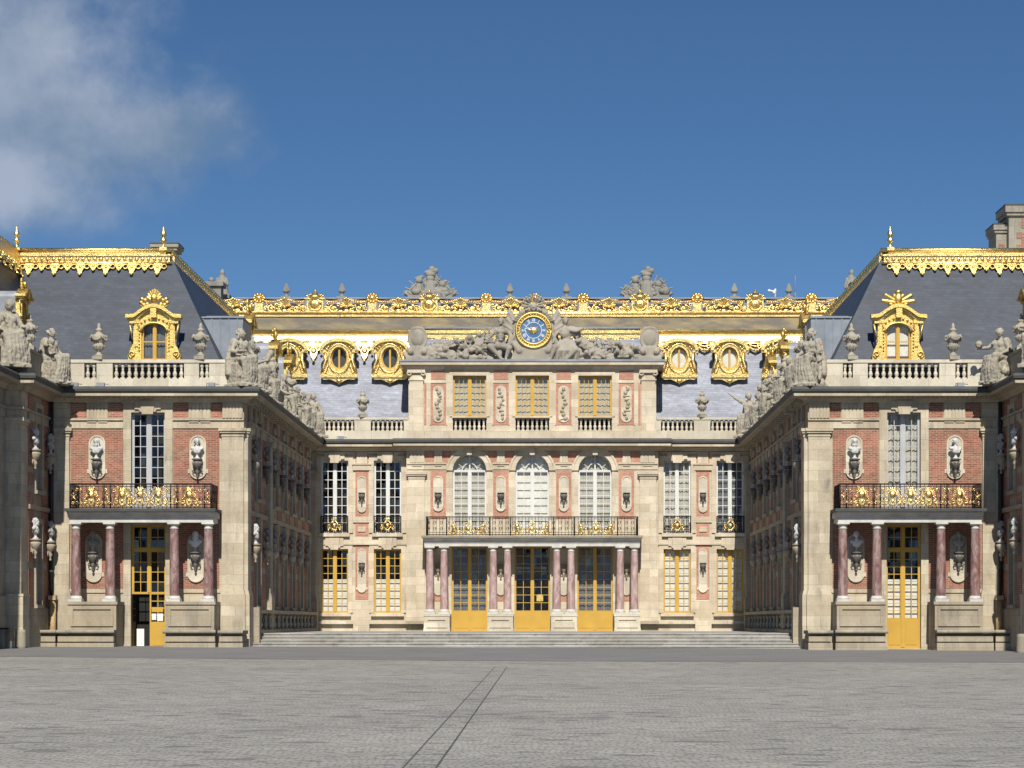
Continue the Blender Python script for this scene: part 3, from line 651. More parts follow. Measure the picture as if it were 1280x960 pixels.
# ------------------------------------------------------------------ facade builders
def arc(ac, c, r, n=14, a0=0, a1=PI): return [(ac + r * math.cos(a0 + (a1 - a0) * i / n), c + r * math.sin(a0 + (a1 - a0) * i / n)) for i in range(n + 1)]
def wall(mb, a0, a1, c0, c1, holes, b=0.0, rd=.32):
    """front sheet with real openings and reveals; hole = (a0, a1, c0, c1, arched)"""
    hs = [(h[0], h[1], h[2], h[3], len(h) > 4 and h[4]) for h in holes]
    xs = sorted({a0, a1, *[h[0] for h in hs], *[h[1] for h in hs]})
    zs = sorted({c0, c1, *[h[2] for h in hs], *[h[3] for h in hs]})
    for i in range(len(xs) - 1):
        for j in range(len(zs) - 1):
            mx, mz = (xs[i] + xs[i + 1]) / 2, (zs[j] + zs[j + 1]) / 2
            if any(h[0] < mx < h[1] and h[2] < mz < h[3] for h in hs): continue
            mb.add([(xs[i], b, zs[j]), (xs[i + 1], b, zs[j]), (xs[i + 1], b, zs[j + 1]), (xs[i], b, zs[j + 1])], [(0, 1, 2, 3)])
    for h in hs:
        l, r, lo, hi, ar = h
        if ar:
            rad = (r - l) / 2; cs = hi - rad; P = arc((l + r) / 2, cs, rad)
            for i in range(len(P) - 1):
                p, q = P[i], P[i + 1]
                mb.add([(p[0], b, p[1]), (q[0], b, q[1]), (q[0], b, hi), (p[0], b, hi)], [(0, 1, 2, 3)])
                mb.add([(p[0], b, p[1]), (q[0], b, q[1]), (q[0], b - rd, q[1]), (p[0], b - rd, p[1])], [(0, 1, 2, 3)])
            top = cs
        else:
            top = hi; mb.add([(l, b, hi), (r, b, hi), (r, b - rd, hi), (l, b - rd, hi)], [(0, 1, 2, 3)])
        mb.add([(l, b, lo), (r, b, lo), (r, b - rd, lo), (l, b - rd, lo)], [(0, 1, 2, 3)])
        for x in (l, r): mb.add([(x, b, lo), (x, b, top), (x, b - rd, top), (x, b - rd, lo)], [(0, 1, 2, 3)])
def window(parent, fr, l, r, lo, hi, b, mat, cols=2, rows=8, curtain=None, ctop=None, arch=False, name='window', panel=0, transom=None, bars=.028, leaf=.09, gmat='glass', low=None, plain_glass=False):
    """two-leaf casement: frame, mullion, glazing bars; children: pane and curtain. cols counts panes per leaf"""
    mb = MB(fr).mat(mat); fw = .06; d = .07; rad = (r - l) / 2; cs = hi - rad if arch else hi; mid = (l + r) / 2
    mb.box(l, l + fw, b - d, b, lo, cs); mb.box(r - fw, r, b - d, b, lo, cs); mb.box(l + fw, r - fw, b - d, b, lo, lo + fw)
    if arch:
        mb.ring_prism(arc(mid, cs, rad), arc(mid, cs, rad - fw), b - d, b, False)
        mb.box(l + fw, r - fw, b - d + .004, b + .012, cs - .06, cs + .03)
        for q in (.45,): mb.ring_prism(arc(mid, cs, rad * q + .02), arc(mid, cs, rad * q - .02), b - d + .01, b - .01, False)
        for t in (PI / 6, PI / 3, 2 * PI / 3, 5 * PI / 6):
            mb.tube([(mid + math.cos(t) * rad * .45, b - .035, cs + math.sin(t) * rad * .45), (mid + math.cos(t) * (rad - .04), b - .035, cs + math.sin(t) * (rad - .04))], .018, 4)
        mb.box(mid - .035, mid + .035, b - d + .006, b + .02, cs + .03, hi - .03)
    else: mb.box(l + fw, r - fw, b - d, b, hi - fw, hi)
    tz = hi - fw if not arch else cs - .06
    if transom:
        mb.box(l + fw, r - fw, b - d + .004, b + .02, transom - .07, transom + .07); segs = [(lo + fw, transom - .07, rows), (transom + .07, tz, 2)]
    else: segs = [(lo + fw, tz, rows)]
    mb.box(mid - leaf / 2, mid + leaf / 2, b - d + .008, b + .026, lo + fw, (segs[0][1]))
    if transom: mb.box(mid - .06, mid + .06, b - d + .008, b + .026, segs[1][0], segs[1][1])
    for si, (z0, z1, nr) in enumerate(segs):
        if panel and si == 0:
            mb.box(l + fw, r - fw, b - d + .012, b - .012, z0, z0 + panel)
            for q0, q1 in ((l + fw + .07, mid - leaf / 2 - .05), (mid + leaf / 2 + .05, r - fw - .07)): mb.box(q0, q1, b - .02, b + .004, z0 + .09, z0 + panel - .09)
            z0 = z0 + panel
        if plain_glass and si == 1: continue
        for q0, q1 in ((l + fw, mid - leaf / 2), (mid + leaf / 2, r - fw)):
            st = .028
            mb.box(q0, q0 + st, b - d + .016, b - .006, z0, z1); mb.box(q1 - st, q1, b - d + .016, b - .006, z0, z1)
            mb.box(q0 + st, q1 - st, b - d + .018, b - .008, z0, z0 + st); mb.box(q0 + st, q1 - st, b - d + .018, b - .008, z1 - st, z1)
            for k in range(1, cols): x = q0 + st + (q1 - q0 - 2 * st) * k / cols; mb.box(x - bars / 2, x + bars / 2, b - d + .02, b - .01, z0 + st, z1 - st)
            for k in range(1, nr): z = z0 + st + (z1 - z0 - 2 * st) * k / nr; mb.box(q0 + st, q1 - st, b - d + .024, b - .014, z - bars / 2, z + bars / 2)
    o = part(name, mb, parent)
    g = MB(fr).mat(gmat); gz = lo + panel
    if arch: g.prism([(l + .03, gz)] + [(r - .03, gz)] + arc(mid, cs, rad - .03), b - .048, b - .042)
    else: g.box(l + .03, r - .03, b - .048, b - .042, gz + .02, hi - .03)
    part('pane', g, o)
    if curtain:
        cm = MB(fr).mat(curtain); t = ctop or (hi - .05); z0_ = (low if low else lo + .03 + panel)
        if arch:
            pts = arc(mid, cs, rad - .02)
            cm.prism([(l + .02, z0_), (r - .02, z0_)] + pts, b - .2, b - .17)
        elif curtain == 'curtain':
            cm.box(l + .02, mid - .005, b - .19, b - .17, z0_, t); cm.box(mid + .005, r - .02, b - .19, b - .17, z0_, t)
        else:   # pair of gathered drapes, drawn to the sides towards the bottom
            for e, x in ((1, l), (-1, r)):
                w_ = (r - l) * .5; n = 9
                vs = []; fs = []
                for i in range(9):
                    z = t - (t - z0_) * i / 8; q = 1 - .12 * math.sin(PI * i / 8 * .9)
                    for k in range(n + 1): vs.append((x + e * (.02 + w_ * q * k / n), b - .2 + .03 * math.sin(k * 2.4 + i * .25), z))
                for i in range(8):
                    for k in range(n): fs.append((i * (n + 1) + k, i * (n + 1) + k + 1, (i + 1) * (n + 1) + k + 1, (i + 1) * (n + 1) + k))
                cm.smooth = True; cm.add(vs, fs); cm.smooth = False
        part('curtain', cm, o)
    return o
def frame_band(mb, l, r, lo, hi, w_, b0, b1, bottom=False):
    mb.box(l - w_, l, b0, b1, lo, hi + w_); mb.box(r, r + w_, b0, b1, lo, hi + w_); mb.box(l, r, b0, b1, hi, hi + w_)
    if bottom: mb.box(l - w_, r + w_, b0, b1 + .05, lo - .14, lo)
def keystone(mb, mid, lo, hi, wt, b0, b1):
    mb.prism([(mid - wt * .36, lo), (mid + wt * .36, lo), (mid + wt * .5, hi), (mid - wt * .5, hi)], b0, b1)
    mb.prism([(mid - wt * .5, lo + .1), (mid - wt * .38, lo + .1), (mid - wt * .52, hi), (mid - wt * .85, hi), (mid - wt * .85, lo + .2), (mid - wt * .6, lo + .2)], b0, b1 - .05)
    mb.prism([(mid + wt * .5, lo + .1), (mid + wt * .38, lo + .1), (mid + wt * .52, hi), (mid + wt * .85, hi), (mid + wt * .85, lo + .2), (mid + wt * .6, lo + .2)], b0, b1 - .05)
def triglyph(mb, l, r, lo, hi, b0, b1, n=5):
    mb.box(l, r, b0, b1 - .03, lo, hi); p = (r - l) / n
    for k in range(n): mb.box(l + p * k + p * .2, l + p * (k + 1) - p * .08, b1 - .03, b1, lo, hi - .06)
    mb.box(l, r, b1 - .03, b1 + .004, hi - .05, hi)
def pilaster(parent, fr, l, r, base, top, b0=0.0, p=.16, mat='stone', plinth=None, step=.07):
    """plinth, moulded base, shaft and capital as one part"""
    mb = MB(fr).mat(mat); pz = plinth if plinth else base + .5
    mb.box(l - step, r + step, b0, b0 + p + step, base, pz)
    mb.box(l - step * .9, r + step * .9, b0, b0 + p + step * .9, pz, pz + .07); mb.box(l - step * .5, r + step * .5, b0, b0 + p + step * .5, pz + .07, pz + .18)
    mb.box(l, r, b0, b0 + p, pz + .18, top - .30)
    mb.box(l - .03, r + .03, b0, b0 + p + .03, top - .34, top - .30); mb.box(l - .004, r + .004, b0, b0 + p + .004, top - .30, top - .2)
    mb.box(l - .07, r + .07, b0, b0 + p + .07, top - .2, top - .12); mb.box(l - .12, r + .12, b0, b0 + p + .12, top - .12, top)
    return part('pilaster', mb, parent)
def panel_part(name, parent, fr, boxes, mat, b0=.002, b1=.02, **kw):
    for q in boxes: part(name, MB(fr).mat(mat).box(q[0], q[1], b0, b1, q[2], q[3]), parent, **kw)
def stadium(a, lo, hi, w_):
    return arc(a, hi - w_ / 2, w_ / 2, 10, 0, PI) + arc(a, lo + w_ / 2, w_ / 2, 10, PI, 2 * PI)
def niche(parent, fr, a, lo, hi, w_, mat='stone_pale', b1=.07, ears=True):
    mb = MB(fr).mat(mat); mb.prism(stadium(a, lo, hi, w_), .01, b1)
    mb.ring_prism(stadium(a, lo, hi, w_), stadium(a, lo + .06, hi - .06, w_ - .12), b1, b1 + .03)
    if ears: mb.box(a - w_ / 2 - .07, a + w_ / 2 + .07, .01, b1 - .01, lo + w_ * .35, lo + w_ * .6)
    return part('niche', mb, parent)
def cornice_prof(T, h=.60, p=.70):   # stone part; b outward, c up
    return [(0, T - h), (p * .2, T - h), (p * .24, T - h + .1), (p * .36, T - h + .15), (p * .42, T - h + .20), (p * .90, T - h + .22), (p * .92, T - h + .335), (0, T - h + .335)]
def gutter_prof(T, h=.60, p=.70):
    return [(0, T - h + .338), (p * .93, T - h + .338), (p * 1.02, T - h + .39), (p * 1.04, T - h + .49), (p * .98, T - .03), (p * .9, T), (0, T)]
def dentils(mb, a0, a1, T, h=.6, p=.6):
    n = int((a1 - a0) / .2)
    for k in range(n): x = a0 + (a1 - a0) * (k + .5) / n; mb.box(x - .055, x + .055, p * .3, p * .7, T - h + .135, T - h + .215)
def balustrade(parent, fr, T, segs, posts, b0, b1, h0=.32, h1=.62, h2=.13, bal=None, mat='stone_pale', a_ends=None, name='balustrade'):
    """plinth course, pedestals, rail and individual balusters; segs = (a0, a1, n)"""
    bal = bal or BAL; mb = MB(fr).mat(mat); A0, A1 = a_ends
    if h0 > .03: mb.box(A0, A1, b0, b1, T + .002, T + h0)
    mb.box(A0 - .02, A1 + .02, b0 - .03, b1 + .03, T + h0 + h1, T + h0 + h1 + h2)
    for l, r in posts: mb.box(l, r, b0 + .004, b1 - .004, T + h0, T + h0 + h1)
    if h0 > .1: mb.mat('gutter'); mb.box(A0, A1, b0 - .32, b0 - .28, T, T + h0 + h1 - .03)  # near-black board added behind the balusters so the gaps look shadowed
    o = part(name, mb, parent); bm_ = (b0 + b1) / 2
    for l, r, n in segs:
        for k in range(n):
            a = l + (r - l) * (k + .5) / n; p = fr(a, bm_, T + h0); inst('baluster', bal, o, p, 0, (1, 1, h1 / .62))
    return o

# ------------------------------------------------------------------ ground, terrace
def gz(x, y): return .03 - .0042 * (max(-60, min(60, x)) + 16) + .0066 * (min(y, 91) - 91 if y > -200 else -291)
def ground():
    xs = [-900, -300, -60, -40, -20, 0, 20, 40, 60, 300, 900]; ys = [-900, -200, -20, 0, 20, 40, 60, 80, 91, 140, 300, 1500]
    mb = MB().mat('cobble'); vs = [(x, y, gz(x, y)) for y in ys for x in xs]; n = len(xs)
    mb.add(vs, [(j * n + i, j * n + i + 1, (j + 1) * n + i + 1, (j + 1) * n + i) for j in range(len(ys) - 1) for i in range(n - 1)]); struct('ground', mb)
    mb = MB().mat('asphalt'); xs = [-60, -26, -17, -9, 0, 9, 17, 30, 60]; y0 = [77, 74.5, 71.5, 69.6, 68.6, 69, 69.4, 71.5, 78]
    vs = [(x, y, gz(x, y) + .006) for x, y in zip(xs, y0)] + [(x, 91, gz(x, 91) + .006) for x in xs] + [(x, 125, gz(x, 125) + .006) for x in xs]; n = len(xs)
    mb.add(vs, [(j * n + i, j * n + i + 1, (j + 1) * n + i + 1, (j + 1) * n + i) for j in range(2) for i in range(n - 1)]); struct('path', mb)
    # drain: a row of long slabs between two open joints, running straight up the court
    mb = MB().mat('cobble'); rng = random.Random(4); y = 12
    while y < 62:
        L = rng.uniform(.7, 1.3); y1 = y + L - .03; l, r = -1.47, -1.16
        mb.add([(l, y, gz(l, y) + .004), (r, y, gz(r, y) + .004), (r, y1, gz(r, y1) + .004), (l, y1, gz(l, y1) + .004)], [(0, 1, 2, 3)]); y += L
    mb.mat('joint')
    for l, r in ((-1.493, -1.47), (-1.16, -1.137)):
        mb.add([(l, 12, gz(l, 12) + .004), (r, 12, gz(r, 12) + .004), (r, 62, gz(r, 62) + .004), (l, 62, gz(l, 62) + .004)], [(0, 1, 2, 3)])
    struct('gutter', mb)
ground()
TZ = .55
def terrace():
    uL, uR = CX - 11.40, CX + 11.40
    mb = MB().mat('stone_step'); mb.box(uL, uR, 94.2, 117.6, -.3, TZ - .002); struct('terrace', mb)
    rng = random.Random(7); n = 5; st = thing('stone_steps', 'worn pale stone steps running the full width of the court between the two pavilions', 'steps', (CX, 91.6, -.1))
    for k in range(n):
        z1 = -.1 + (TZ + .1) * (k + 1) / n; mb = MB().mat('stone_step'); x = uL
        y0 = 91.5 + .55 * k; y1 = 94.2 if k == n - 1 else y0 + .57
        mb.box(uL, uR, y0 + .03, 94.2, z1 - .18 if k else -.3, z1 - .03)
        while x < uR - .01:
            L = min(rng.uniform(1.3, 2.4), uR - x); L = uR - x if uR - x - L < .4 else L
            mb.box(x + .006, x + L - .006, y0, y1 + .35 * (k < n - 1) + .1 * (k == n - 1), z1 - .05, z1 + rng.uniform(-.004, .004)); x += L
        part('step', mb, st)
terrace()
# ------------------------------------------------------------------ pavilions with their court wings
T = 10.5
SIDE = {-1: 'left', 1: 'right'}
BUST_SPOTS = []           # (where, sgn, row, n, x, y, z, rz, kind)
SIDE_WIN = [95.1, 101.2, 104.6, 108.0, 111.4, 114.6]
SIDE_BUST = [93.1, 97.0, 99.6, 102.9, 106.3, 109.7, 113.0]
def rail(parent, fr, path, z0, h, posts=(), emb=(), scrolls=True, dense=.16, name='railing'):
    """wrought-iron balcony rail along (a, b) path points, gilded emblems as sub-parts"""
    mb = MB(fr).mat('iron')
    for (a0, b0), (a1, b1) in zip(path[:-1], path[1:]):
        for z, r in ((z0 + h, .028), (z0 + h - .1, .014), (z0 + .05, .02), (z0 + .16, .012)): mb.tube([(a0, b0, z), (a1, b1, z)], r, 4)
        L = math.hypot(a1 - a0, b1 - b0); n = max(1, round(L / dense))
        for k in range(n + 1):
            q = k / n; a, b = a0 + (a1 - a0) * q, b0 + (b1 - b0) * q
            mb.tube([(a, b, z0), (a, b, z0 + h)], .011, 4)
            if scrolls and k < n and k % 2 == 0:
                w_ = L / n; a2, b2 = (a1 - a0) / L, (b1 - b0) / L
                for zc, d in ((z0 + h * .68, 1), (z0 + h * .36, -1)):
                    pts = [(a + a2 * (w_ * (.5 + .42 * (1 - .05 * i) * math.cos(d * i * .75))), b + b2 * (w_ * (.5 + .42 * (1 - .05 * i) * math.cos(d * i * .75))), zc + .12 * (1 - .05 * i) * math.sin(i * .75)) for i in range(11)]
                    mb.tube(pts, .011, 4)
    for a, b in posts: mb.tube([(a, b, z0), (a, b, z0 + h + .03)], .03, 6)
    o = part(name, mb, parent)
    for a, b, kind, sc in emb:
        p = fr(a, b + .03, z0 + .06); inst('gilded_emblem', EMB[kind], o, p, 0, sc)
    return o
def column(parent, fr, a, b, z0, z1, zb, zc, r):
    mb = MB(fr).mat('marble' if z0 > 1.6 else 'marble_pale'); H = zc - zb
    mb.lathe([(r, 0), (r * 1.0, H * .33), (r * .97, H * .6), (r * .87, H)], (a, b, zb), 18) if False else None
    prof = [(r * 1.04, 0), (r, .05), (r, H * .33), (r * .97, H * .6), (r * .86, H)]
    vs = []
    seg = 18; fs = []
    for rr, z in prof:
        for k in range(seg): t = 2 * PI * k / seg; vs.append((a + rr * math.cos(t), b + rr * math.sin(t), zb + z))
    for i in range(len(prof) - 1):
        for k in range(seg): k2 = (k + 1) % seg; fs.append((i * seg + k, i * seg + k2, (i + 1) * seg + k2, (i + 1) * seg + k))
    mb.smooth = True; mb.add(vs, fs)
    o = part('column', mb, parent)
    m2 = MB(fr).mat('white_stone'); m2.box(a - r * 1.38, a + r * 1.38, b - r * 1.38, b + r * 1.38, z0, z0 + (zb - z0) * .45)
    m2.lathe([(r * 1.36, (zb - z0) * .45), (r * 1.38, (zb - z0) * .6), (r * 1.2, (zb - z0) * .75), (r * 1.1, (zb - z0) * 1.04)], (a, b, z0), 18); part('column_base', m2, o)
    m3 = MB(fr).mat('white_stone'); h = z1 - zc
    m3.lathe([(r * .9, -.08), (r * .98, -.05), (r * .9, -.02), (r * .88, h * .3), (r * 1.12, h * .55), (r * 1.2, h * .62)], (a, b, zc), 18); m3.box(a - r * 1.28, a + r * 1.28, b - r * 1.28, b + r * 1.28, z1 - h * .38, z1); part('capital', m3, o)
def pedestal(parent, fr, a0, a1, b0, b1, z0, z1, mat='stone_old_shade', lip=.05):
    mb = MB(fr).mat(mat); mb.box(a0, a1, b0, b1, z0, z1 - .12); mb.box(a0 - lip, a1 + lip, b0, b1 + lip, z1 - .12, z1 - .002)
    mb.box(a0 - .02, a1 + .02, b0, b1 + .05, z0, z0 + .16)
    f = .12; zl = z1 - .98 if z1 - z0 > 1.2 else z0 + .2; mb.ring_prism([(a0 + f, zl), (a1 - f, zl), (a1 - f, z1 - .22), (a0 + f, z1 - .22)], [(a0 + f + .09, zl + .09), (a1 - f - .09, zl + .09), (a1 - f - .09, z1 - .31), (a0 + f + .09, z1 - .31)], b1, b1 + .055)
    return part('pedestal', mb, parent)
def bench(label, fr, a0, a1, b0, b1, z0, z1):
    mb = MB(fr).mat('stone_grey'); mb.profile(a0, a1, [(b0, z1), (b1 - .03, z1), (b1, z1 - .04), (b1, z1 - .1), (b1 - .05, z1 - .14), (b0, z1 - .14)])
    mb.mat('stone_old_shade'); mb.box(a0 + .06, a1 - .06, b0, b1 - .34, z0 - .25, z1 - .145); mb.box(a0 + .02, a1 - .02, b0, b1 - .10, z0 - .25, z0 + .24); mb.box(a0 + .04, a1 - .04, b0, b1 - .14, z0 + .29, z0 + .50)
    single('stone_bench', mb, label, 'bench', 'stone benches along the foot of the walls')
def dormer(parent, fr, a, b, z0, sc=1.0, curt=None, crest='shell'):
    """gilded lucarne: carved frame with volutes, arched pediment, crest; window behind; lead cheeks and roof"""
    def X(q): return a + q * sc
    def Zz(q): return z0 + q * sc * 1.12
    mb = MB(fr).mat('gold_dull')
    half = [(1.02, 0), (1.04, .22), (.92, .42), (.80, .62), (.78, 1.35), (.92, 1.42)]
    # frame sides
    hw = .52; hs = 1.02
    for e in (-1, 1):
        poly = [(X(e * hw), Zz(0)), (X(e * 1.04), Zz(0)), (X(e * 1.06), Zz(.2)), (X(e * .95), Zz(.42)), (X(e * .84), Zz(.62)), (X(e * .82), Zz(1.42)), (X(e * hw), Zz(1.42))]
        mb.prism(poly, b - .12, b + .06)
        mb.tube([(p[0], b + .09, p[2]) for p in spiral(X(e * .88), Zz(.22), .15 * sc, 1.3, -PI / 2, e)], .04 * sc, 6)
        mb.box(min(X(e * .66), X(e * .78)), max(X(e * .66), X(e * .78)), b + .06, b + .12, Zz(.5), Zz(1.32))
        for k in range(8): mb.ball((X(e * .60), b + .09, Zz(.35 + .12 * k)), .035 * sc, 6, 4)
        mb.box(min(X(e * .6), X(e * .98)), max(X(e * .6), X(e * .98)), b + .06, b + .16, Zz(1.32), Zz(1.46))
        mb.tube([(X(e * .98), b + .05, Zz(1.3)), (X(e * .93), b + .07, Zz(1.05)), (X(e * .88), b + .07, Zz(.75))], .05 * sc, 6, .03 * sc)
    # spandrel over the arched opening
    P = arc(0, hs, hw, 12); up = [(q[0] * 1.58, 1.46 + .34 * math.sin(PI * i / 12)) for i, q in enumerate(P)]
    mb.ring_prism([(X(u[0]), Zz(u[1])) for u in up], [(X(q[0]), Zz(hs + (q[1] - hs) * .62)) for q in P], b - .12, b + .05, False)
    mb.tube([(X(q[0] * 1.02), b + .09, Zz(hs + (q[1] - hs) * .64)) for q in P], .045 * sc, 6)
    for i in range(11): t = PI * (i + .5) / 11; mb.ball((X(math.cos(t) * .68), b + .09, Zz(hs + .05 + math.sin(t) * .44)), .05 * sc, 6, 4)
    # pediment: flat ends, raised middle
    ped = [(-1.12, 1.5), (-.82, 1.52)] + [(-.72 + 1.44 * i / 10, 1.56 + .33 * math.sin(PI * i / 10)) for i in range(11)] + [(.82, 1.52), (1.12, 1.5)]
    n = len(ped); outer = [(X(p[0]), Zz(p[1] + .13)) for p in ped]; inner = [(X(p[0]), Zz(p[1])) for p in ped]
    mb.ring_prism(outer, inner, b - .12, b + .30, False)
    mb.ring_prism([(X(p[0] * .97), Zz(p[1])) for p in ped], [(X(p[0] * .94), Zz(p[1] - .09)) for p in ped], b - .1, b + .18, False)
    mb.box(X(-.12), X(.12), b + .05, b + .3, Zz(1.52), Zz(1.86))
    # crest
    zc = 2.0
    if crest == 'shell':
        for k in range(9):
            t = PI * (k + .5) / 9; mb.cap((X(0), b + .05, Zz(zc + .1)), .07 * sc, (X(math.cos(t) * .26), b + .0, Zz(zc + .22 + math.sin(t) * .30)), .075 * sc, 6)
        mb.ball((X(0), b + .12, Zz(zc + .24)), (.15 * sc, .1 * sc, .18 * sc), 8, 6)
        for e in (-1, 1):
            for k, (dx, dz) in enumerate(((.28, .02), (.42, .0), (.52, .08), (.36, .16), (.48, .2))): mb.ball((X(e * dx), b + .06, Zz(zc + dz)), (.1 * sc, .08, .09 * sc), 6, 5)
            mb.tube([(X(e * .2), b + .06, Zz(zc - .05)), (X(e * .42), b + .06, Zz(zc - .08)), (X(e * .58), b + .06, Zz(zc - .02))], .05 * sc, 6, .03 * sc)
    else:
        for k in range(7):
            t = PI * (k - .0) / 6; L = .62 if k in (0, 1, 5, 6) else .38
            mb.cap((X(0), b + .04, Zz(zc + .08)), .05 * sc, (X(math.cos(t * .92 + .12) * L), b + .02, Zz(zc + .08 + math.sin(t * .92 + .12) * L * .72)), .085 * sc, 6)
        mb.ball((X(0), b + .1, Zz(zc + .22)), (.17 * sc, .1 * sc, .22 * sc), 8, 6); mb.ball((X(0), b + .05, Zz(zc + .46)), (.13 * sc, .1 * sc, .1 * sc), 8, 5)
        for e in (-1, 1): mb.ball((X(e * .3), b + .08, Zz(zc + .02)), (.12 * sc, .08, .08 * sc), 6, 5)
    mb.box(X(-1.08), X(1.08), b - .1, b + .12, Zz(-.08), Zz(0))
    o = part('dormer', mb, parent)
    lm = MB(fr).mat('lead'); D = 3.2
    lm.prism([(X(-.86), Zz(-.1)), (X(-.52), Zz(-.1)), (X(-.52), Zz(1.35)), (X(.52), Zz(1.35)), (X(.52), Zz(-.1)), (X(.86), Zz(-.1)), (X(.9), Zz(1.5))] + [(X(.9 * math.cos(PI * i / 8)), Zz(1.5 + .38 * math.sin(PI * i / 8))) for i in range(1, 8)] + [(X(-.9), Zz(1.5))], b - D, b - .12)
    part('dormer_roof', lm, o)
    dk = MB(fr).mat('dark'); dk.box(X(-.52), X(.52), b - 1.4, b - 1.3, Zz(0), Zz(1.5)); part('dormer_lining', dk, o)
    window(o, fr, X(-hw), X(hw), Zz(0), Zz(1.36), b - .06, 'yellow', 1, 2, curtain=curt, bars=.05, leaf=.1)
    return o
def wing(sgn):
    side = SIDE[sgn]; fr = fr_front(sgn, 91.0); fs = fr_side(sgn, 11.42); C = 15.3
    b = thing('palace_wing', f'brick and stone {side} pavilion with dark slate roof, gilded ridge and shaded court wall', 'building', (CX + sgn * 15.3, 91, 0))
    # front
    dl, dr, wl, wr = C - .70, C + .70, C - .68, C + .68
    mb = MB(fr).mat('stone'); wall(mb, 11.42, 19.6, -.4, T - .1, [(dl, dr, -.06, 4.95), (wl, wr, 5.6, 9.5)])
    mb.box(dl - .3, dl, 0.002, .06, -.3, 4.98); mb.box(dr, dr + .3, .002, .06, -.3, 4.98); mb.box(dl - .3, dr + .3, .002, .05, 4.98, 5.3)
    mb.box(wl - .32, wl, .002, .09, 5.5, 9.85); mb.box(wr, wr + .32, .002, .09, 5.5, 9.85); mb.box(wl, wr, .002, .09, 9.5, 9.85)
    mb.box(wl - .36, wl + .25, .002, .14, 9.85, 9.95); mb.box(wr - .25, wr + .36, .002, .14, 9.85, 9.95); keystone(mb, C, 9.42, 9.96, .62, .0, .22)
    for l, r in ((11.42, wl - .32), (wr + .32, 19.3)):
        mb.box(l, r, .002, .06, 8.86, 9.18); mb.box(l, r, .002, .13, 9.18, 9.26); mb.box(l, r, .002, .05, 9.9, 9.98); mb.box(l, r, .002, .05, 2.2, 2.36)
    part('front_wall', mb, b)
    for l, r in ((12.76, 13.66), (16.92, 17.78)): mb = MB(fr).mat('stone'); triglyph(mb, l, r, 9.27, 9.9, .002, .1, 6); mb.box(l + .02, l + (r - l) * .46, .06, .1, 9.09, 9.13); mb.box(l + (r - l) * .54, r - .02, .06, .1, 9.09, 9.13); part('triglyph', mb, b)
    mb = MB(fr).mat('stone'); triglyph(mb, 11.46, 12.28, 9.27, 9.9, .002, .17, 6); part('triglyph', mb, b)
    panel_part('brickwork', b, fr, [(12.42, wl - .34, 5.62, 8.85), (wr + .34, 18.45, 5.62, 8.85), (12.42, dl - .3, 2.37, 5.3), (dr + .3, 18.45, 2.37, 5.3), (12.3, 12.74, 9.27, 9.89), (13.68, wl - .34, 9.27, 9.89), (wr + .34, 16.9, 9.27, 9.89), (17.8, 18.45, 9.27, 9.89)], 'brick')
    pilaster(b, fr, 11.42, 12.3, -.3, 8.86, 0, .16, 'stone', 2.1); pilaster(b, fr, 18.47, 19.25, -.3, 8.86, 0, .16, 'stone', 2.1)
    mb = MB(fr).mat('stone'); mb.profile(11.42, 19.3, cornice_prof(T), 1, -1); dentils(mb, 11.0, 18.8, T); fs_mb = MB(fs).mat('stone')
    part('cornice', mb, b)
    gp = [(-.9 if q[0] == 0 else q[0], q[1]) for q in gutter_prof(T)]
    mb = MB(fr).mat('gutter'); mb.profile(11.42, 19.3, gp, 1, -1); part('gutter', mb, b)
    window(b, fr, wl, wr, 5.6, 9.5, -.2, 'greywhite', 2, 7, curtain='drape' if sgn > 0 else None, panel=.75, bars=.03, leaf=.17, low=6.4)
    if sgn > 0:
        window(b, fr, dl, dr, -.06, 4.95, -.22, 'yellow', 2, 9, curtain='curtain', ctop=2.75, panel=1.15, transom=3.95, name='door', leaf=.14, low=1.1)
    else:
        # left leaf stands open inwards below a fixed light; right leaf shut
        d = window(b, fr, dl, dr, 2.15, 4.95, -.22, 'yellow', 2, 4, transom=3.95, name='door', leaf=.12)
        def half(mb, l, r, z0, z1, rows, panel, bb):
            mb.box(l, l + .06, bb - .06, bb, z0, z1); mb.box(r - .06, r, bb - .06, bb, z0, z1); mb.box(l + .06, r - .06, bb - .055, bb - .005, z0, z0 + panel)
            mb.box(l + .12, r - .12, bb - .01, bb + .008, z0 + .1, z0 + panel - .1)
            for k in range(rows + 1): z = z0 + panel + (z1 - z0 - panel) * k / rows; mb.box(l + .06, r - .06, bb - .05, bb - .012, z - .018, z + .018)
            mb.box((l + r) / 2 - .016, (l + r) / 2 + .016, bb - .045, bb - .016, z0 + panel, z1)
        mb = MB(fr).mat('yellow'); half(mb, dl + .02, C - .02, -.04, 2.15, 4, 1.05, -.22); lf = part('door_leaf', mb, d)
        g = MB(fr).mat('glass'); g.box(dl + .06, C - .06, -.26, -.255, 1.0, 2.12); part('pane', g, d)
        g = MB(fr).mat('paper'); g.box(dl + .14, dl + .38, -.238, -.23, 1.06, 1.36); g.box(dl + .42, C - .1, -.238, -.23, 1.1, 1.36); g.mat('yellow'); g.box(dl + .14, C - .1, -.238, -.231, 1.42, 1.62); part('notice', g, d)
        mb = MB(lambda a, b_, c: fr(dr - .03 - (b_ + .22) * 0 - .02 * a, -.22 - a, c)).mat('yellow'); half(mb, .05, .66, -.04, 2.12, 4, 1.05, 0.0); part('door_leaf', mb, d, label='yellow door leaf swung open into the dark room')
    # interior blackout
    mb = MB().mat('dark'); 
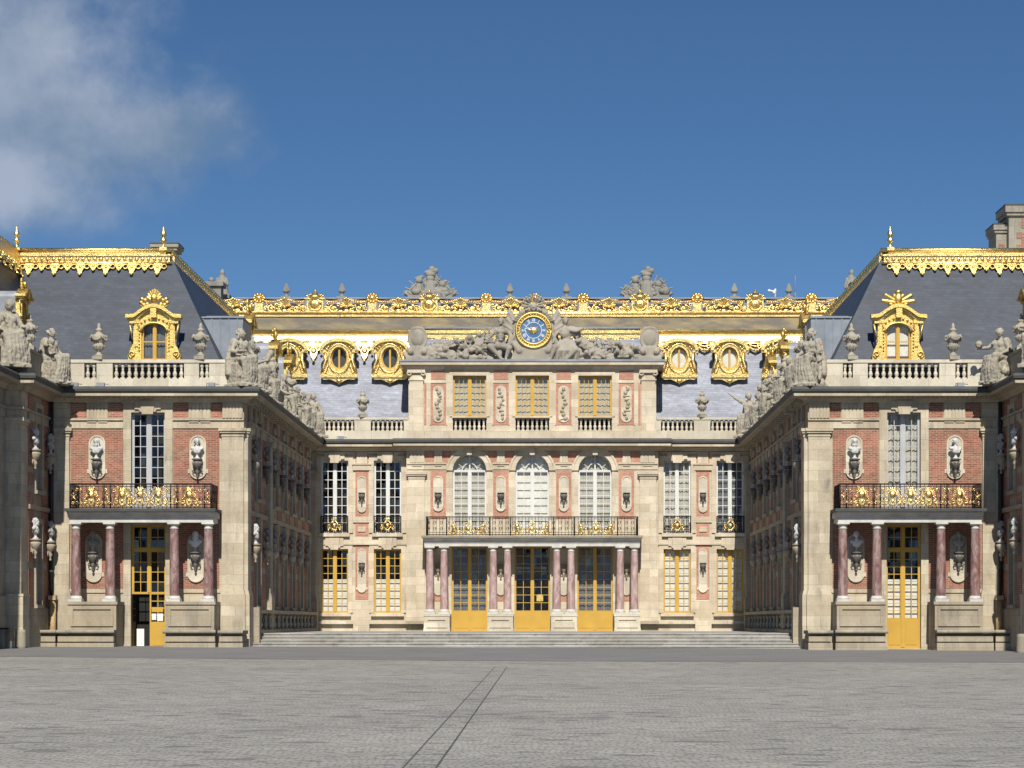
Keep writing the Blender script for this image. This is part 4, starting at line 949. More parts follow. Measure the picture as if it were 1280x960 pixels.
    for (A, B_, c0, c1) in ((11.9, 19.2, -.3, 5.1), (11.9, 19.2, 5.3, T)): 
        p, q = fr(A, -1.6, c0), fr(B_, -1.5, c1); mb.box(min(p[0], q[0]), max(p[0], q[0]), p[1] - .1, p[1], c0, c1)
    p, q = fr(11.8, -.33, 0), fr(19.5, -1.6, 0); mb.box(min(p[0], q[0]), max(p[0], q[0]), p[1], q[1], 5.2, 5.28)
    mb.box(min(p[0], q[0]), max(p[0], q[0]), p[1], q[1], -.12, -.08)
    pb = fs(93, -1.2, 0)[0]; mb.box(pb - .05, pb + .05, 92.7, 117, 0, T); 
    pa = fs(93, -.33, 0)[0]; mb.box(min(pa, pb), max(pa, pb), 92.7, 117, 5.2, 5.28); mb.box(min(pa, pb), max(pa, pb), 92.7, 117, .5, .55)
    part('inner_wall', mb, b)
    # court side
    holes = []
    for y in SIDE_WIN: holes += [(y - .62, y + .62, 1.7, 4.9), (y - .62, y + .62, 6.2, 9.45)]
    mb = MB(fs).mat('stone_old_shade'); wall(mb, 91.0, 117.4, -.4, T - .1, holes)
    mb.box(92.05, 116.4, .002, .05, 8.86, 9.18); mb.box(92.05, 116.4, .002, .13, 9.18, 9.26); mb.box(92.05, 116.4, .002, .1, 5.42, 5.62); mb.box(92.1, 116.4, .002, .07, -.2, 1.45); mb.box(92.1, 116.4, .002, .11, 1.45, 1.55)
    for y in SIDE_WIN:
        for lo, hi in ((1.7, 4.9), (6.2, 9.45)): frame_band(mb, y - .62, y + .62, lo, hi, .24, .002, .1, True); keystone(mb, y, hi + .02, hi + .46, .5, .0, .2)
    for y in SIDE_WIN: mk = MB(fs).mat('dark'); mk.box(y - 1.0, y + 1.0, .11, .125, TZ + .05, 1.40); part('well_shade_panel', mk, b)  # flat dark panels painted on for the shadow in the light-well openings
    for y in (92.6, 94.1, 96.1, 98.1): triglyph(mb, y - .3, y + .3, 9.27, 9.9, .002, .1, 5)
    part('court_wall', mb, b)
    bk = []
    edges = [92.08] + SIDE_WIN + [116.3]
    spans = [(92.08, 94.2), (95.98, 97.9), (99.0, 100.3)] + [(SIDE_WIN[i] + .88, SIDE_WIN[i + 1] - .88) for i in range(1, 5)] + [(115.5, 116.1)]
    for l, r in spans: bk += [(l, r, 1.6, 3.1), (l, r, 3.35, 5.4), (l, r, 5.64, 6.1), (l, r, 6.35, 6.85), (l, r, 7.1, 8.84), (l, r, 9.28, 9.88)]
    panel_part('court_brickwork', b, fs, bk, 'brick')
    pilaster(b, fs, 91.005, 92.0, -.3, 8.86, 0, .16, 'stone', 2.1); pilaster(b, fs, 98.0, 98.9, -.3, 8.86, 0, .2, 'stone_old_shade', 2.1); pilaster(b, fs, 116.1, 116.8, -.3, 8.86, 0, .3, 'stone_old_shade', 2.1)
    for y in SIDE_WIN:
        window(b, fs, y - .62, y + .62, 1.7, 4.9, -.2, 'yellow', 2, 6); window(b, fs, y - .62, y + .62, 6.2, 9.45, -.2, 'greywhite', 2, 6)
    mb = MB(fs).mat('stone_old_shade'); mb.profile(91, 117, cornice_prof(T), 1, -1); dentils(mb, 91.2, 116.4, T)
    for y in [91.6 + .9 * k for k in range(28)]: mb.box(y - .12, y + .12, .1, .42, T - .62, T - .38)
    part('cornice', mb, b)
    mb = MB(fs).mat('gutter'); mb.profile(91, 117, gp, 1, -1); part('gutter', mb, b)
    mb = MB(fs).mat('stone_old_shade'); mb.box(93.2, 117, -.35, -.02, T + .003, T + 1.05); mb.box(93.15, 117, -.4, .04, T + 1.05, T + 1.17); part('parapet', mb, b)
    # balustrade in front
    balustrade(b, fr, T, [(12.84, 13.25, 2), (13.83 + .02, 16.75, 11), (17.4, 17.9, 2)], [(12.0, 12.84), (13.25, 13.85), (16.75, 17.4), (17.9, 18.6)], -.28, -.02, .38, .64, .13, a_ends=(12.0, 18.6))
    # roof
    E, RZ, RY, RU = 11.95, 16.6, 95.0, 15.1
    mb = MB().mat('slate')
    def P(u, y, z): return (CX + sgn * u, y, z)
    mb.add([P(E, 91.75, T), P(26, 91.75, T), P(26, RY, RZ), P(RU, RY, RZ), P(RU, 120, RZ), P(E, 120, T)], [(0, 1, 2, 3), (0, 3, 4, 5)])
    mb.mat('lead'); mb.add([P(RU, RY, RZ), P(26, RY, RZ), P(26, 120, RZ + .1), P(RU, 120, RZ + .1)], [(0, 1, 2, 3)])
    rf = part('roof', mb, b)
    # lead-covered gutter roof over the court wall
    mb = MB(lambda u, y, z: P(u, y, z)).mat('zinc'); mb.box(E, 13.75, 94.5, 97.2, T + .05, 13.80)
    for k in range(5): mb.box(E + .2 + .36 * k, E + .24 + .36 * k, 94.46, 94.5, T + .1, 13.78)
    mb.box(E - .03, 13.8, 94.44, 97.2, 13.8, 13.86); part('gutter_roof', mb, rf)
    # gilded ridge: front, then running back along the wing
    ff = fr_front(sgn, RY); fsl = lambda a, b_, c: (CX + sgn * a, RY - max(0, RZ - c) * .533 - b_, c); mb = MB(ff).mat('gold'); 
    mb.box(RU - .1, 21.62, -.2, .1, RZ - .08, RZ + .10); mb.tube([(RU - .15, .05, RZ + .12), (21.62, .05, RZ + .12)], .11, 8)
    mb.box(RU - .05, 21.62, -.1, .30, RZ - .46, RZ - .1); mb.box(RU - .1, 21.62, -.1, .36, RZ - .16, RZ - .08); mb.tube([(RU - .15, .32, RZ - .46), (21.62, .32, RZ - .46)], .055, 8)
    for k in range(25): mb.ball((RU + .1 + .25 * k, .31, RZ - .29), (.08, .05, .09), 6, 5)
    mb.fr = fsl; mb.mat('gold_dull'); lambrequin(mb, RU - .1, 21.5, RZ - .47, 1.0, .50, .04); r1 = part('ridge_gilding', mb, rf)
    fb = fr_side(sgn, RU); mb = MB(fb).mat('gold'); mb.box(RY - .1, 119, -.15, .12, RZ - .1, RZ + .10); mb.tube([(RY, 0, RZ + .12), (119, 0, RZ + .12)], .10, 8)
    for k in range(50): mb.ball((RY + .2 + .48 * k, .1, RZ + .02), (.16, .12, .13), 6, 5); mb.ball((RY + .44 + .48 * k, .16, RZ - .2), (.13, .08, .2), 6, 5)
    mb.box(RY, 119, -.1, .2, RZ - .42, RZ - .12); part('ridge_gilding', mb, rf)
    inst('finial', FINIAL, rf, P(RU + .25, RY - .1, RZ + .1), 0, .95)
    if sgn < 0: inst('finial', FINIAL, rf, P(21.55, RY - .1, RZ + .1), 0, .95)
    dormer(rf, fr_front(sgn, 92.3), 15.28, 0, 11.76, 1.02, curt='curtain' if sgn > 0 else 'drape_dark', crest='shell' if sgn < 0 else 'spray')
    for y in (97.6, 106.8, 112.6): dormer(rf, fr_side(sgn, 12.15), y, 0, 12.3, .95, crest='shell' if y != 106.8 else 'spray')
    # chimneys
    def chim(u0, u1, y0, y1, z1, brickm=False):
        mb = MB(lambda u, y, z: P(u, y, z)).mat('stone_grey'); mb.box(u0, u1, y0, y1, RZ - 1, z1 - .3); mb.box(u0 - .12, u1 + .12, y0 - .12, y1 + .12, z1 - .3, z1 - .16); mb.box(u0 - .2, u1 + .2, y0 - .2, y1 + .2, z1 - .16, z1 - .02); mb.mat('gutter'); mb.box(u0 - .22, u1 + .22, y0 - .22, y1 + .22, z1 - .02, z1 + .03)
        part('chimney', mb, rf)
    if sgn < 0:
        chim(15.98, 16.85, 101.5, 102.6, 18.1)
        mb = MB(lambda u, y, z: P(u, y, z)).mat('brick'); mb.box(20.5, 21.3, 98.5, 99.4, RZ, RZ + .35); 
        for k in range(3): mb.lathe([(.14, 0), (.11, .35), (.13, .4)], (20.7 + .24 * k, 99, RZ + .35), 8)
        part('chimney', mb, rf)
    else:
        chim(17.2, 18.0, 101, 102.2, 17.6)
    # stone plaques behind the busts
    for row, (a_in, a_out, lo, hi) in enumerate(((13.28, 17.36, 6.8, 8.58), (13.36, 17.5, 2.62, 4.6))):
        for k, a in enumerate((a_in, a_out)):
            nb = niche(b, fr, a, lo, hi, .68); zc = hi - .97 if row == 0 else 3.84
            p = fr(a, .08, zc); inst('console', CONS, nb, p)
            BUST_SPOTS.append(('front', sgn, row, k, p[0], p[1] - .18, zc, 0, ('bust' if row == 0 else ('bust_white' if (sgn, k) in ((-1, 0), (1, 0)) else 'grey_bust'))))
    for row, zc in enumerate((7.75, 4.25)):
        for k, y in enumerate(SIDE_BUST):
            p = fs(y, .03, zc); inst('console', CONS_STONE if k == 0 or row == 1 else CONS, b, p, PI / 2 * (1 if sgn < 0 else -1))
            q = fs(y, .2, zc); BUST_SPOTS.append(('side', sgn, row, k, q[0], q[1], zc, PI / 2 * (1 if sgn < 0 else -1), ('bust' if k == 0 else 'shade_bust') if row else 'shade_bust'))
    # ------------------------------------------------ balcony porch
    po = thing('marble_porch', f'porch of four pink marble columns carrying a gilded iron balcony on the {side} pavilion', 'porch', (CX + sgn * C, 89.6, 0))
    for a in (-2.64, -1.28, 1.28, 2.64): column(po, fr, C + a, 1.35, 1.83, 4.98, 2.05, 4.80, .19)
    pedestal(po, fr, 12.38, 14.32, .18, 1.66, -.2, 1.83); pedestal(po, fr, 16.28, 18.2, .18, 1.66, -.2, 1.83)
    mb = MB(fr).mat('white_stone'); mb.box(C - 2.86, C + 2.86, 1.15, 1.56, 4.98, 5.17); mb.box(C - 2.88, C + 2.88, 1.15, 1.58, 5.1, 5.17)
    for e in (-1, 1): mb.box(min(C + e * 2.44, C + e * 2.86), max(C + e * 2.44, C + e * 2.86), .17, 1.15, 4.98, 5.17)
    mb.box(C - 2.42, C + 2.42, .15, 1.15, 5.1, 5.168)
    part('entablature', mb, po)
    mb = MB(fr).mat('cap_stone'); q = [(.02, 5.17), (1.58, 5.17), (1.62, 5.24), (1.74, 5.33), (1.82, 5.36), (1.82, 5.41), (.02, 5.41)]; mb.profile(C - 2.92, C + 2.92, q); mb.mat('gutter'); mb.box(C - 3.0, C + 3.0, .02, 1.9, 5.41, 5.53); part('balcony_slab', mb, po)
    e_ = [(C + o, 1.72, 'mask', 1.0) for o in (-1.94, -.72, 0, .72, 1.94)]
    ro = rail(po, fr, [(C - 2.8, .05), (C - 2.8, 1.72), (C + 2.8, 1.72), (C + 2.8, .05)], 5.53, .97, [(C + o, 1.72) for o in (-2.8, -2.55, -1.2, -2.5 + 1.05, 1.2, 1.45, 2.55, 2.8)], e_)
    mb = MB(fr).mat('gold')
    for o in (-2.66, -1.33, -.36, .36, 1.33, 2.66):
        for z, r in ((5.98, .05), (6.12, .035)): mb.ball((C + o, 1.74, z), (r, .03, r * 1.3), 6, 4)
        for e in (-1, 1): mb.cap((C + o, 1.75, 6.02), .022, (C + o + e * .12, 1.75, 6.08), .01, 5); mb.cap((C + o, 1.75, 5.96), .022, (C + o + e * .1, 1.75, 5.88), .01, 5)
    part('gilded_rosettes', mb, ro)
    rg = random.Random(sgn + 5)
    for k in range(34):
        o = -2.7 + 5.4 * k / 33
        if min(abs(o - q) for q in (-1.94, -.72, 0, .72, 1.94)) < .24: z_ = (6.33,)
        else: z_ = (5.76, 6.26)
        for z in z_:
            d_ = 1 if k % 2 else -1
            if z > 6 and k % 3 == 0: continue
            mb = MB(fr).mat('gold'); mb.tube([(C + o + q[0], 1.735, z + q[2]) for q in spiral(0, 0, .075, 1.1, rg.uniform(0, 6), d_, 9)], .016, 4); part('gilded_scroll', mb, ro)
    where = {0: 'on the court side of', 1: 'on the outer side of'}
    door = {-1: 'the half-open yellow door', 1: 'the shut yellow door'}[sgn]
    bench(f'weathered stone bench {where[0]} {door} of the {side} pavilion', fr, 12.25, 14.34, 1.72, 2.25, -.05, .7)
    bench(f'weathered stone bench {where[1]} {door} of the {side} pavilion', fr, 16.26, 18.55, 1.72, 2.25, -.05, .7)
    bench(f'short stone bench under the court corner pilaster of the {side} pavilion', fr, 11.2, 12.2, .42, 2.0, -.05, .68)
    bench(f'short stone bench in the outer corner of the {side} pavilion beside the drainpipe', fr, 18.6, 19.3, .42, 2.1, -.05, .7)
    # drainpipe in the inner corner
    mb = MB(fr).mat('pipe'); mb.tube([(19.05, .55, -.1), (19.05, .55, 2.0)], .13, 10); mb.lathe([(.1, 0), (.2, .08), (.2, .14), (.1, .25)], (19.05, .55, 1.9), 10) if False else None
    mb.box(18.9, 19.2, .38, .72, 1.9, 2.08); mb.mat('blackpipe'); mb.tube([(19.15, .3, 2.05), (19.15, .3, T - .6)], .08, 8)
    for z in (3, 5, 7, 9): mb.tube([(19.15, .3, z), (19.15, .3, z + .1)], .1, 8)
    single('drainpipe', mb, f'ochre cased drainpipe in the corner between the {side} pavilion and the forward wing', 'drainpipe', 'drainpipes in the pavilion corners')
    # balustrade guarding the light well along the court wall
    fb2 = fr_side(sgn, 11.0)
    wb = thing('light_well_balustrade', f'low stone balustrade along the foot of the shaded court wall of the {side} wing', 'balustrade', (CX + sgn * 11.2, 104, TZ))
    mb = MB(fb2).mat('stone_old_shade'); mb.box(92.2, 92.75, -.38, .05, -.1, 1.62); part('post', mb, wb)
    mb = MB(fb2).mat('stone_old_shade'); mb.box(92.76, 116, -.3, -.06, TZ - .003, TZ + .14); mb.box(92.76, 116, -.33, -.03, TZ + .84, TZ + .98); rl = part('rail', mb, wb)
    y = 94.3
    while y < 115.8: inst('baluster', BAL_S, wb, fb2(y, -.18, TZ + .14), 0, (1.25, 1.25, .70 / .62)); y += 1.55
    return b
W = {s: wing(s) for s in (-1, 1)}

# ------------------------------------------------------------------ forward wings at the picture's edges
def forward_wing(sgn):
    side = SIDE[sgn]; u1, u0, yc = 19.3, 19.9, 86.1; fs = fr_side(sgn, u1); fn = fr_side(sgn, u0); ff = fr_front(sgn, yc)
    b = thing('forward_wing', f'dark brick and stone forward wing cut by the {side} edge of the photo', 'building', (CX + sgn * 20.5, 84, 0))
    mb = MB(fs).mat('stone_old_shade'); wall(mb, yc + 1.0, 91.05, -.4, T - .1, [(88.4, 89.3, 1.7, 4.9), (88.4, 89.3, 6.2, 9.45)])
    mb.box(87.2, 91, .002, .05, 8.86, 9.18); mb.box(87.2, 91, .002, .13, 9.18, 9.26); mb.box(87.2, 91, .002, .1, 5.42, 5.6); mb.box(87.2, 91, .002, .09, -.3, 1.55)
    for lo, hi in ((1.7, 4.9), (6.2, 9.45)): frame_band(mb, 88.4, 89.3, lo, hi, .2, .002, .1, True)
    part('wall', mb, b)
    panel_part('brickwork', b, fs, [(87.25, 88.15, z0, z1) for z0, z1 in ((1.6, 3.1), (3.35, 5.4), (5.64, 6.1), (6.35, 6.85), (7.1, 8.84), (9.28, 9.88))] + [(89.55, 90.9, z0, z1) for z0, z1 in ((1.6, 3.1), (3.35, 5.4), (5.64, 6.1), (6.35, 6.85), (7.1, 8.84), (9.28, 9.88))], 'brick')
    for lo, hi, mt in ((1.7, 4.9, 'yellow'), (6.2, 9.45, 'greywhite')): window(b, fs, 88.4, 89.3, lo, hi, -.2, mt, 1, 6)
    mb = MB(ff).mat('stone'); mb.box(u1, u0 + .4, -1.0, 0, -.4, T - .1); mb.box(u1 - .1, u0, -1.0, .12, -.4, 2.0); mb.box(u1 - .12, u0, -1.0, .14, 2.0, 2.1); mb.box(u1 - .06, u0, -1, .06, 8.62, 8.72); mb.box(u1 - .13, u0, -1, .13, 8.72, 8.86); mb.box(u1 - .13, u0, -1, .13, 9.18, 9.26); part('pilaster', mb, b)
    mb = MB(fn).mat('stone_old_shade'); wall(mb, 66, yc + .1, -.4, T - .1, [])
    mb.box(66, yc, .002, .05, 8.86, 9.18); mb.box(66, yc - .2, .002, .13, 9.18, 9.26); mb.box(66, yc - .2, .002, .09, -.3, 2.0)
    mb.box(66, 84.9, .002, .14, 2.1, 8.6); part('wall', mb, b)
    for f, a0, a1, m0, m1 in ((fs, yc, 91, 1, -1), (ff, u1, u0, 1, -1), (fn, 66, yc, 0, -1)):
        mb = MB(f).mat('stone' if f is ff else 'stone_old_shade'); mb.profile(a0, a1, cornice_prof(T), m0, m1); part('cornice', mb, b)
        mb = MB(f).mat('gutter'); gp = [(-.9 if q[0] == 0 else q[0], q[1]) for q in gutter_prof(T)]; mb.profile(a0, a1, gp, m0, m1); part('gutter', mb, b)
    mb = MB(fs).mat('stone_old_shade'); mb.box(87.3, 91.2, -.4, -.05, T + .003, T + 1.1); mb.box(87.3, 91.2, -.43, 0, T + 1.1, T + 1.2); part('parapet', mb, b)
    mb = MB(fn).mat('stone_old_shade'); mb.box(66, 85.2, -.4, -.05, T + .003, T + 1.1); mb.box(66, 85.2, -.43, 0, T + 1.1, T + 1.2); part('parapet', mb, b)
    mb = MB(fs).mat('dark'); mb.box(87.3, 91, -1.0, -.9, 0, T); part('inner_wall', mb, b)
    def P(u, y, z): return (CX + sgn * u, y, z)
    mb = MB().mat('slate'); E = 19.5; RU = 21.07; RZ = 16.6
    mb.add([P(E + .5, 66, T), P(E + .5, 95, T), P(RU + .5, 95, RZ), P(RU + .5, 66, RZ)], [(0, 1, 2, 3)])
    mb.mat('lead'); mb.add([P(RU + .5, 66, RZ), P(RU + .5, 100, RZ), P(34, 100, RZ), P(34, 66, RZ)], [(0, 1, 2, 3)]); rf = part('roof', mb, b)
    fb = fr_side(sgn, RU + .5); mb = MB(fb).mat('gold'); mb.box(66, 94.8, -.2, .12, RZ - .1, RZ + .1); mb.tube([(66, .02, RZ + .12), (94.8, .02, RZ + .12)], .11, 8); mb.box(66, 95, -.1, .22, RZ - .5, RZ - .1)
    mb.fr = lambda a, b_, c: (CX + sgn * (RU + .5 - max(0, RZ - c) * .33 - b_), a, c); lambrequin(mb, 66, 94.6, RZ - .5, 1.0, .62, .04); part('ridge_gilding', mb, rf)
    dormer(rf, fr_side(sgn, 19.8), 88.4, 0, 12.6, .68, crest='shell')
    for row, zc in enumerate((7.75, 4.25)):
        for k, y in enumerate((87.65, 90.3)):
            p = fs(y, .03, zc); inst('console', CONS_STONE, b, p, PI / 2 * (1 if sgn < 0 else -1))
            q = fs(y, .2, zc); BUST_SPOTS.append(('forward', sgn, row, k, q[0], q[1], zc, PI / 2 * (1 if sgn < 0 else -1), 'bust' if k == 0 else 'grey_bust'))
for s_ in (-1, 1): forward_wing(s_)
# ------------------------------------------------------------------ tall chimney behind the right roof
def big_chimney():
    rf = [o for o in W[1].children if o.name.startswith('roof')][0]; Y = 110
    mb = MB().mat('stone_grey'); x0 = WX(1261, Y); x1 = x0 + 3.2; z1 = WZ(257, Y); zb = 16.2
    mb.box(x0, x1, Y, Y + 2, zb, z1 - .5)
    mb.box(x0 - .12, x1 + .1, Y - .12, Y + 2.1, z1 - .5, z1 - .34); mb.box(x0 - .2, x1 + .2, Y - .2, Y + 2.2, z1 - .34, z1 - .02)
    mb.mat('gutter'); mb.box(x0 - .22, x1 + .22, Y - .22, Y + 2.2, z1 - .02, z1 + .05); mb.mat('brick')
    z = zb; k = 0
    mb.box(x0 + .62, x1 - .5, Y - .03, Y, zb, z1 - 1.35); mb.box(x0 + .62, x1 - .5, Y - .03, Y, z1 - 1.1, z1 - .62)
    while z < z1 - 1.4:
        mb.box(x0 + .38, x0 + .62, Y - .025, Y, z, z + .3); z += .6
    part('chimney', mb, rf)
    mb = MB().mat('stone_grey'); xa, xb = x0 - .52, x0 + .1; zt = z1 - .85
    mb.box(xa, xb, Y + .5, Y + 2.4, zb, zt - .4); mb.box(xa - .08, xb, Y + .42, Y + 2.4, zt - .4, zt - .26); mb.box(xa - .15, xb, Y + .35, Y + 2.4, zt - .26, zt); mb.mat('gutter'); mb.box(xa - .17, xb, Y + .33, Y + 2.4, zt, zt + .05)
    mb.mat('brick'); z = zb
    while z < zt - .8: mb.box(xa + .12, xa + .42, Y + .48, Y + .5, z, z + .32); z += .62
    part('chimney', mb, rf)
big_chimney()

# ------------------------------------------------------------------ main block at the end of the court
MX = CX + .07
def main_block():
    f0 = lambda a, b, c: (MX + a, 117.0 - b, c); f1 = lambda a, b, c: (MX + a, 116.5 - b, c)
    B = thing('palace_main_block', 'cream stone and pink brick central block with arched windows, attic and gilded roof crest', 'building', (MX, 117, TZ))
    # recessed flanks
    wins = [(-10.3, .71), (-7.54, .71), (7.54, .71), (10.3, .71)]
    holes = []
    for c, h in wins: holes += [(c - h, c + h, 1.5, 4.82), (c - h, c + h, 5.66, 9.42)]
    mb = MB(f0).mat('stone_main'); wm_ = mb
    for s in (-1, 1):
        mb = MB(f0).mat('stone_main'); wall(mb, *((-11.6, -6.4) if s < 0 else (6.4, 11.6)), -.3, T - .1, [h for h in holes if h[0] * s > 0])
        l, r = (-11.5, -6.5) if s < 0 else (6.5, 11.5)
        for c in (10.3, 7.54):
            c *= s
            frame_band(mb, c - .71, c + .71, 5.66, 9.42, .26, .002, .07); mb.box(c - 1.05, c - .45, .002, .12, 9.78, 9.86); mb.box(c + .45, c + 1.05, .002, .12, 9.78, 9.86); keystone(mb, c, 9.30, 9.86, .62, .0, .2)
            mb.box(c - .8, c + .8, .002, .22, 5.46, 5.64)
            frame_band(mb, c - .71, c + .71, 1.5, 4.82, .24, .002, .07); mb.box(c - .86, c + .86, .002, .2, 1.32, 1.48); keystone(mb, c, 4.78, 5.4, .55, .0, .2)
        mb.box(l, r, .002, .06, 5.14, 5.44); mb.box(l, r, .002, .12, 5.04, 5.14)
        mb.box(l, r, .002, .1, -.2, .72); mb.box(l, r, .1, .34, .92, 1.08); mb.box(l, r, .002, .12, .72, .92)
        m_ = s * 8.88; mb.box(m_ - .46, m_ + .46, .002, .1, 8.92, 9.2); mb.box(m_ - .5, m_ + .5, .002, .15, 9.2, 9.27); mb.box(m_ - .5, m_ + .5, .002, .08, 6.2, 6.5); triglyph(mb, m_ - .28, m_ + .28, 9.28, 9.88, .022, .1, 4); mb.box(m_ - .2, m_ + .2, .025, .07, 5.72, 5.98)
        mb.box(m_ - .42, m_ + .42, .12, .42, .05, 1.1)
        part('wall', mb, B)
    bx = []
    for s in (-1, 1): m_ = s * 8.88; bx += [(m_ - .34, m_ + .34, 9.28, 9.88), (m_ - .34, m_ + .34, 6.5, 8.92), (m_ - .34, m_ + .34, 5.5, 6.2), (m_ - .34, m_ + .34, 2.2, 5.03)]
    panel_part('brickwork', B, f0, bx, 'brick_main')
    for s in (-1, 1):
        m_ = s * 8.88
        for lo, hi, z in ((6.72, 8.62, 7.75), (2.55, 4.85, 4.1)): nb = niche(B, f0, m_, lo, hi, .46, 'stone_pale', .06, lo < 5); inst('console', CONS, nb, f0(m_, .05, z), 0, .8)
    for i, (c, h) in enumerate(wins):
        cur = [None, None, 'drape', 'drape_dark'][i]
        window(B, f0, c - h, c + h, 5.66, 9.42, -.2, 'white', 2, 8, curtain=cur, bars=.034, leaf=.15)
        window(B, f0, c - h, c + h, 1.5, 4.82, -.16, 'yellow', 2, 8, curtain='curtain', ctop=3.25 if i < 2 else None, bars=.034, leaf=.15)
        wr = part('window_railing', MB(f0).mat('iron'), B) if False else None
        rail(B, f0, [(c - h, .16), (c + h, .16)], 5.66, .86, [(c - h + .02, .16), (c + h - .02, .16)], [(c, .18, 'crown', 1.0)], dense=.12, name='window_railing')
    # centre
    AW = [(-3.255, .87), (0, .87), (3.255, .87)]
    holes = [(c - h, c + h, 5.5, 9.75, True) for c, h in AW] + [(c - .925, c + .925, TZ, 4.94) for c, h in AW]
    mb = MB(f1).mat('stone_main'); wall(mb, -6.53, 6.53, -.3, T - .1, holes, rd=.36)
    for e in (-1, 1): x = e * 6.53; mb.add([(x, 0, -.3), (x, -.55, -.3), (x, -.55, T - .1), (x, 0, T - .1)], [(0, 1, 2, 3)])
    for c, h in AW:
        cs = 9.75 - h; mb.ring_prism(arc(c, cs, h + .30), arc(c, cs, h), .003, .09, False); mb.ring_prism(arc(c, cs, h + .33), arc(c, cs, h + .24), .003, .13, False)
        for e in (-1, 1): mb.box(min(c + e * h, c + e * (h + .3)), max(c + e * h, c + e * (h + .3)), .003, .06, 5.5, 8.8)
        keystone(mb, c, 9.66, 10.1, .34, .0, .26); mb.box(c - .2, c + .2, .0, .3, 10.02, 10.12)
        for e in (-1, 1): mb.box(min(c + e * .925, c + e * 1.1), max(c + e * .925, c + e * 1.1), .003, .06, TZ, 4.96)
    for l, r in ((-6.5, -4.46), (-2.05, -1.2), (1.2, 2.05), (4.46, 6.5)):
        mb.box(l, r, .003, .05, 8.93, 9.2); mb.box(l, r, .003, .11, 9.2, 9.28)
        n = 2 if r - l > 1.2 else 1
    for c in (-4.88, -1.63, 1.63, 4.88): triglyph(mb, c - .2, c + .2, 9.29, 9.9, .022, .1, 3); mb.box(c - .18, c + .18, .05, .09, 9.1, 9.14)
    for c in (-5.98, 5.98): triglyph(mb, c - .38, c + .38, 9.29, 9.9, .022, .13, 4); mb.box(c - .25, c + .25, .05, .09, 9.1, 9.14)
    part('wall', mb, B)
    bx = [(c - .40, c + .40, 6.4, 8.86) for c in (-4.88, -1.63, 1.63, 4.88)] + [(c - .3, c + .3, 2.1, 5.2) for c in (-4.88, -1.63, 1.63, 4.88)]
    for c in (-1.63, 1.63): bx += [(c - .68, c - .22, 9.29, 9.9), (c + .22, c + .68, 9.29, 9.9)]
    bx += [(-5.58, -5.1, 9.29, 9.9), (-4.66, -4.2, 9.29, 9.9), (4.2, 4.66, 9.29, 9.9), (5.1, 5.58, 9.29, 9.9)]
    panel_part('brickwork', B, f1, bx, 'brick_main')
    for c in (-4.88, -1.63, 1.63, 4.88):
        nb = niche(B, f1, c, 6.75, 8.6, .52, 'stone_pale', .06, False); inst('console', CONS, nb, f1(c, .05, 7.72), 0, .85)
        nb = niche(B, f1, c, 2.4, 4.85, .46, 'stone_pale', .06, False); inst('console', CONS_STONE, nb, f1(c, .05, 3.95), 0, .85)
    pilaster(B, f1, -6.42, -5.575, -.3, 8.78, 0, .16, 'stone_main', 1.75); pilaster(B, f1, 5.575, 6.42, -.3, 8.78, 0, .16, 'stone_main', 1.75)
    for e in (-1, 1):
        mb = MB(f1).mat('stone_old_shade'); l, r = sorted((e * 5.3, e * 6.53)); mb.box(l, r, .24, .62, .92, 1.08); mb.box(l, r, .002, .3, -.2, .9); part('plinth', mb, B)
    for i, (c, h) in enumerate(AW):
        window(B, f1, c - h, c + h, 5.5, 9.75, -.24, 'white', 2, 8, curtain='curtain' if i == 1 else 'drape', arch=True, bars=.03, leaf=.14)
        window(B, f1, c - .925, c + .925, TZ, 4.94, -.26, 'yellow', 2, 8, panel=.98, name='door', bars=.03, leaf=.13, transom=None, curtain='drape_dark' if i != 1 else None)
    # cornices (three runs with returns)
    cp, gp = cornice_prof(T), [(-.9 if q[0] == 0 else q[0], q[1]) for q in gutter_prof(T)]
    for m_, pr, nm in (('stone_main', cp, 'cornice'), ('gutter', gp, 'gutter')):
        mb = MB(f1).mat(m_); mb.profile(-6.53, 6.53, pr, 1, 1)
        mb2 = MB(f0).mat(m_); mb2.profile(-11.42, -6.53, pr, -1, -1); mb3 = MB(f0).mat(m_); mb3.profile(6.53, 11.42, pr, -1, -1)
        for e in (-1, 1):
            fx = (lambda s: (lambda a, b, c: (MX + s * (6.53 + b), a, c)))(e); mb.fr = fx; mb.profile(116.5, 117.0, pr, 1, -1)
        if nm == 'cornice': mb.fr = f1; dentils(mb, -6.9, 6.9, T); dentils(mb2, -10.9, -7.2, T); dentils(mb3, 7.2, 10.9, T)
        part(nm, mb, B); part(nm, mb2, B); part(nm, mb3, B)
    # balustrades of the flanks
    for s in (-1, 1):
        seg = [sorted((s * 10.95, s * 9.28)), sorted((s * 8.4, s * 6.72))]; post = [sorted((s * 9.27, s * 8.42)), sorted((s * 11.4, s * 10.97)), sorted((s * 6.7, s * 6.45))]
        balustrade(B, f0, T, [(a, b_, 7) for a, b_ in seg], post, -.30, -.04, .48, .58, .12, a_ends=tuple(sorted((s * 11.4, s * 6.5))))
    # attic
    T2 = 14.62
    mb = MB(f1).mat('stone_main'); wall(mb, -6.43, 6.43, T, T2 - .1, [(c - .87, c + .87, 11.68, 13.82) for c, h in AW] + [(c - .87, c + .87, 10.97, 11.66) for c, h in AW], b=-.15, rd=.3)
    for e in (-1, 1): x = e * 6.43; mb.add([(x, -.15, T), (x, -4, T), (x, -4, T2 - .1), (x, -.15, T2 - .1)], [(0, 1, 2, 3)])
    for l, r in ((-6.5, -4.14), (-2.36, -.9), (.9, 2.36), (4.14, 6.5)): mb.box(l, r, -.148, -.06, T, 10.95)
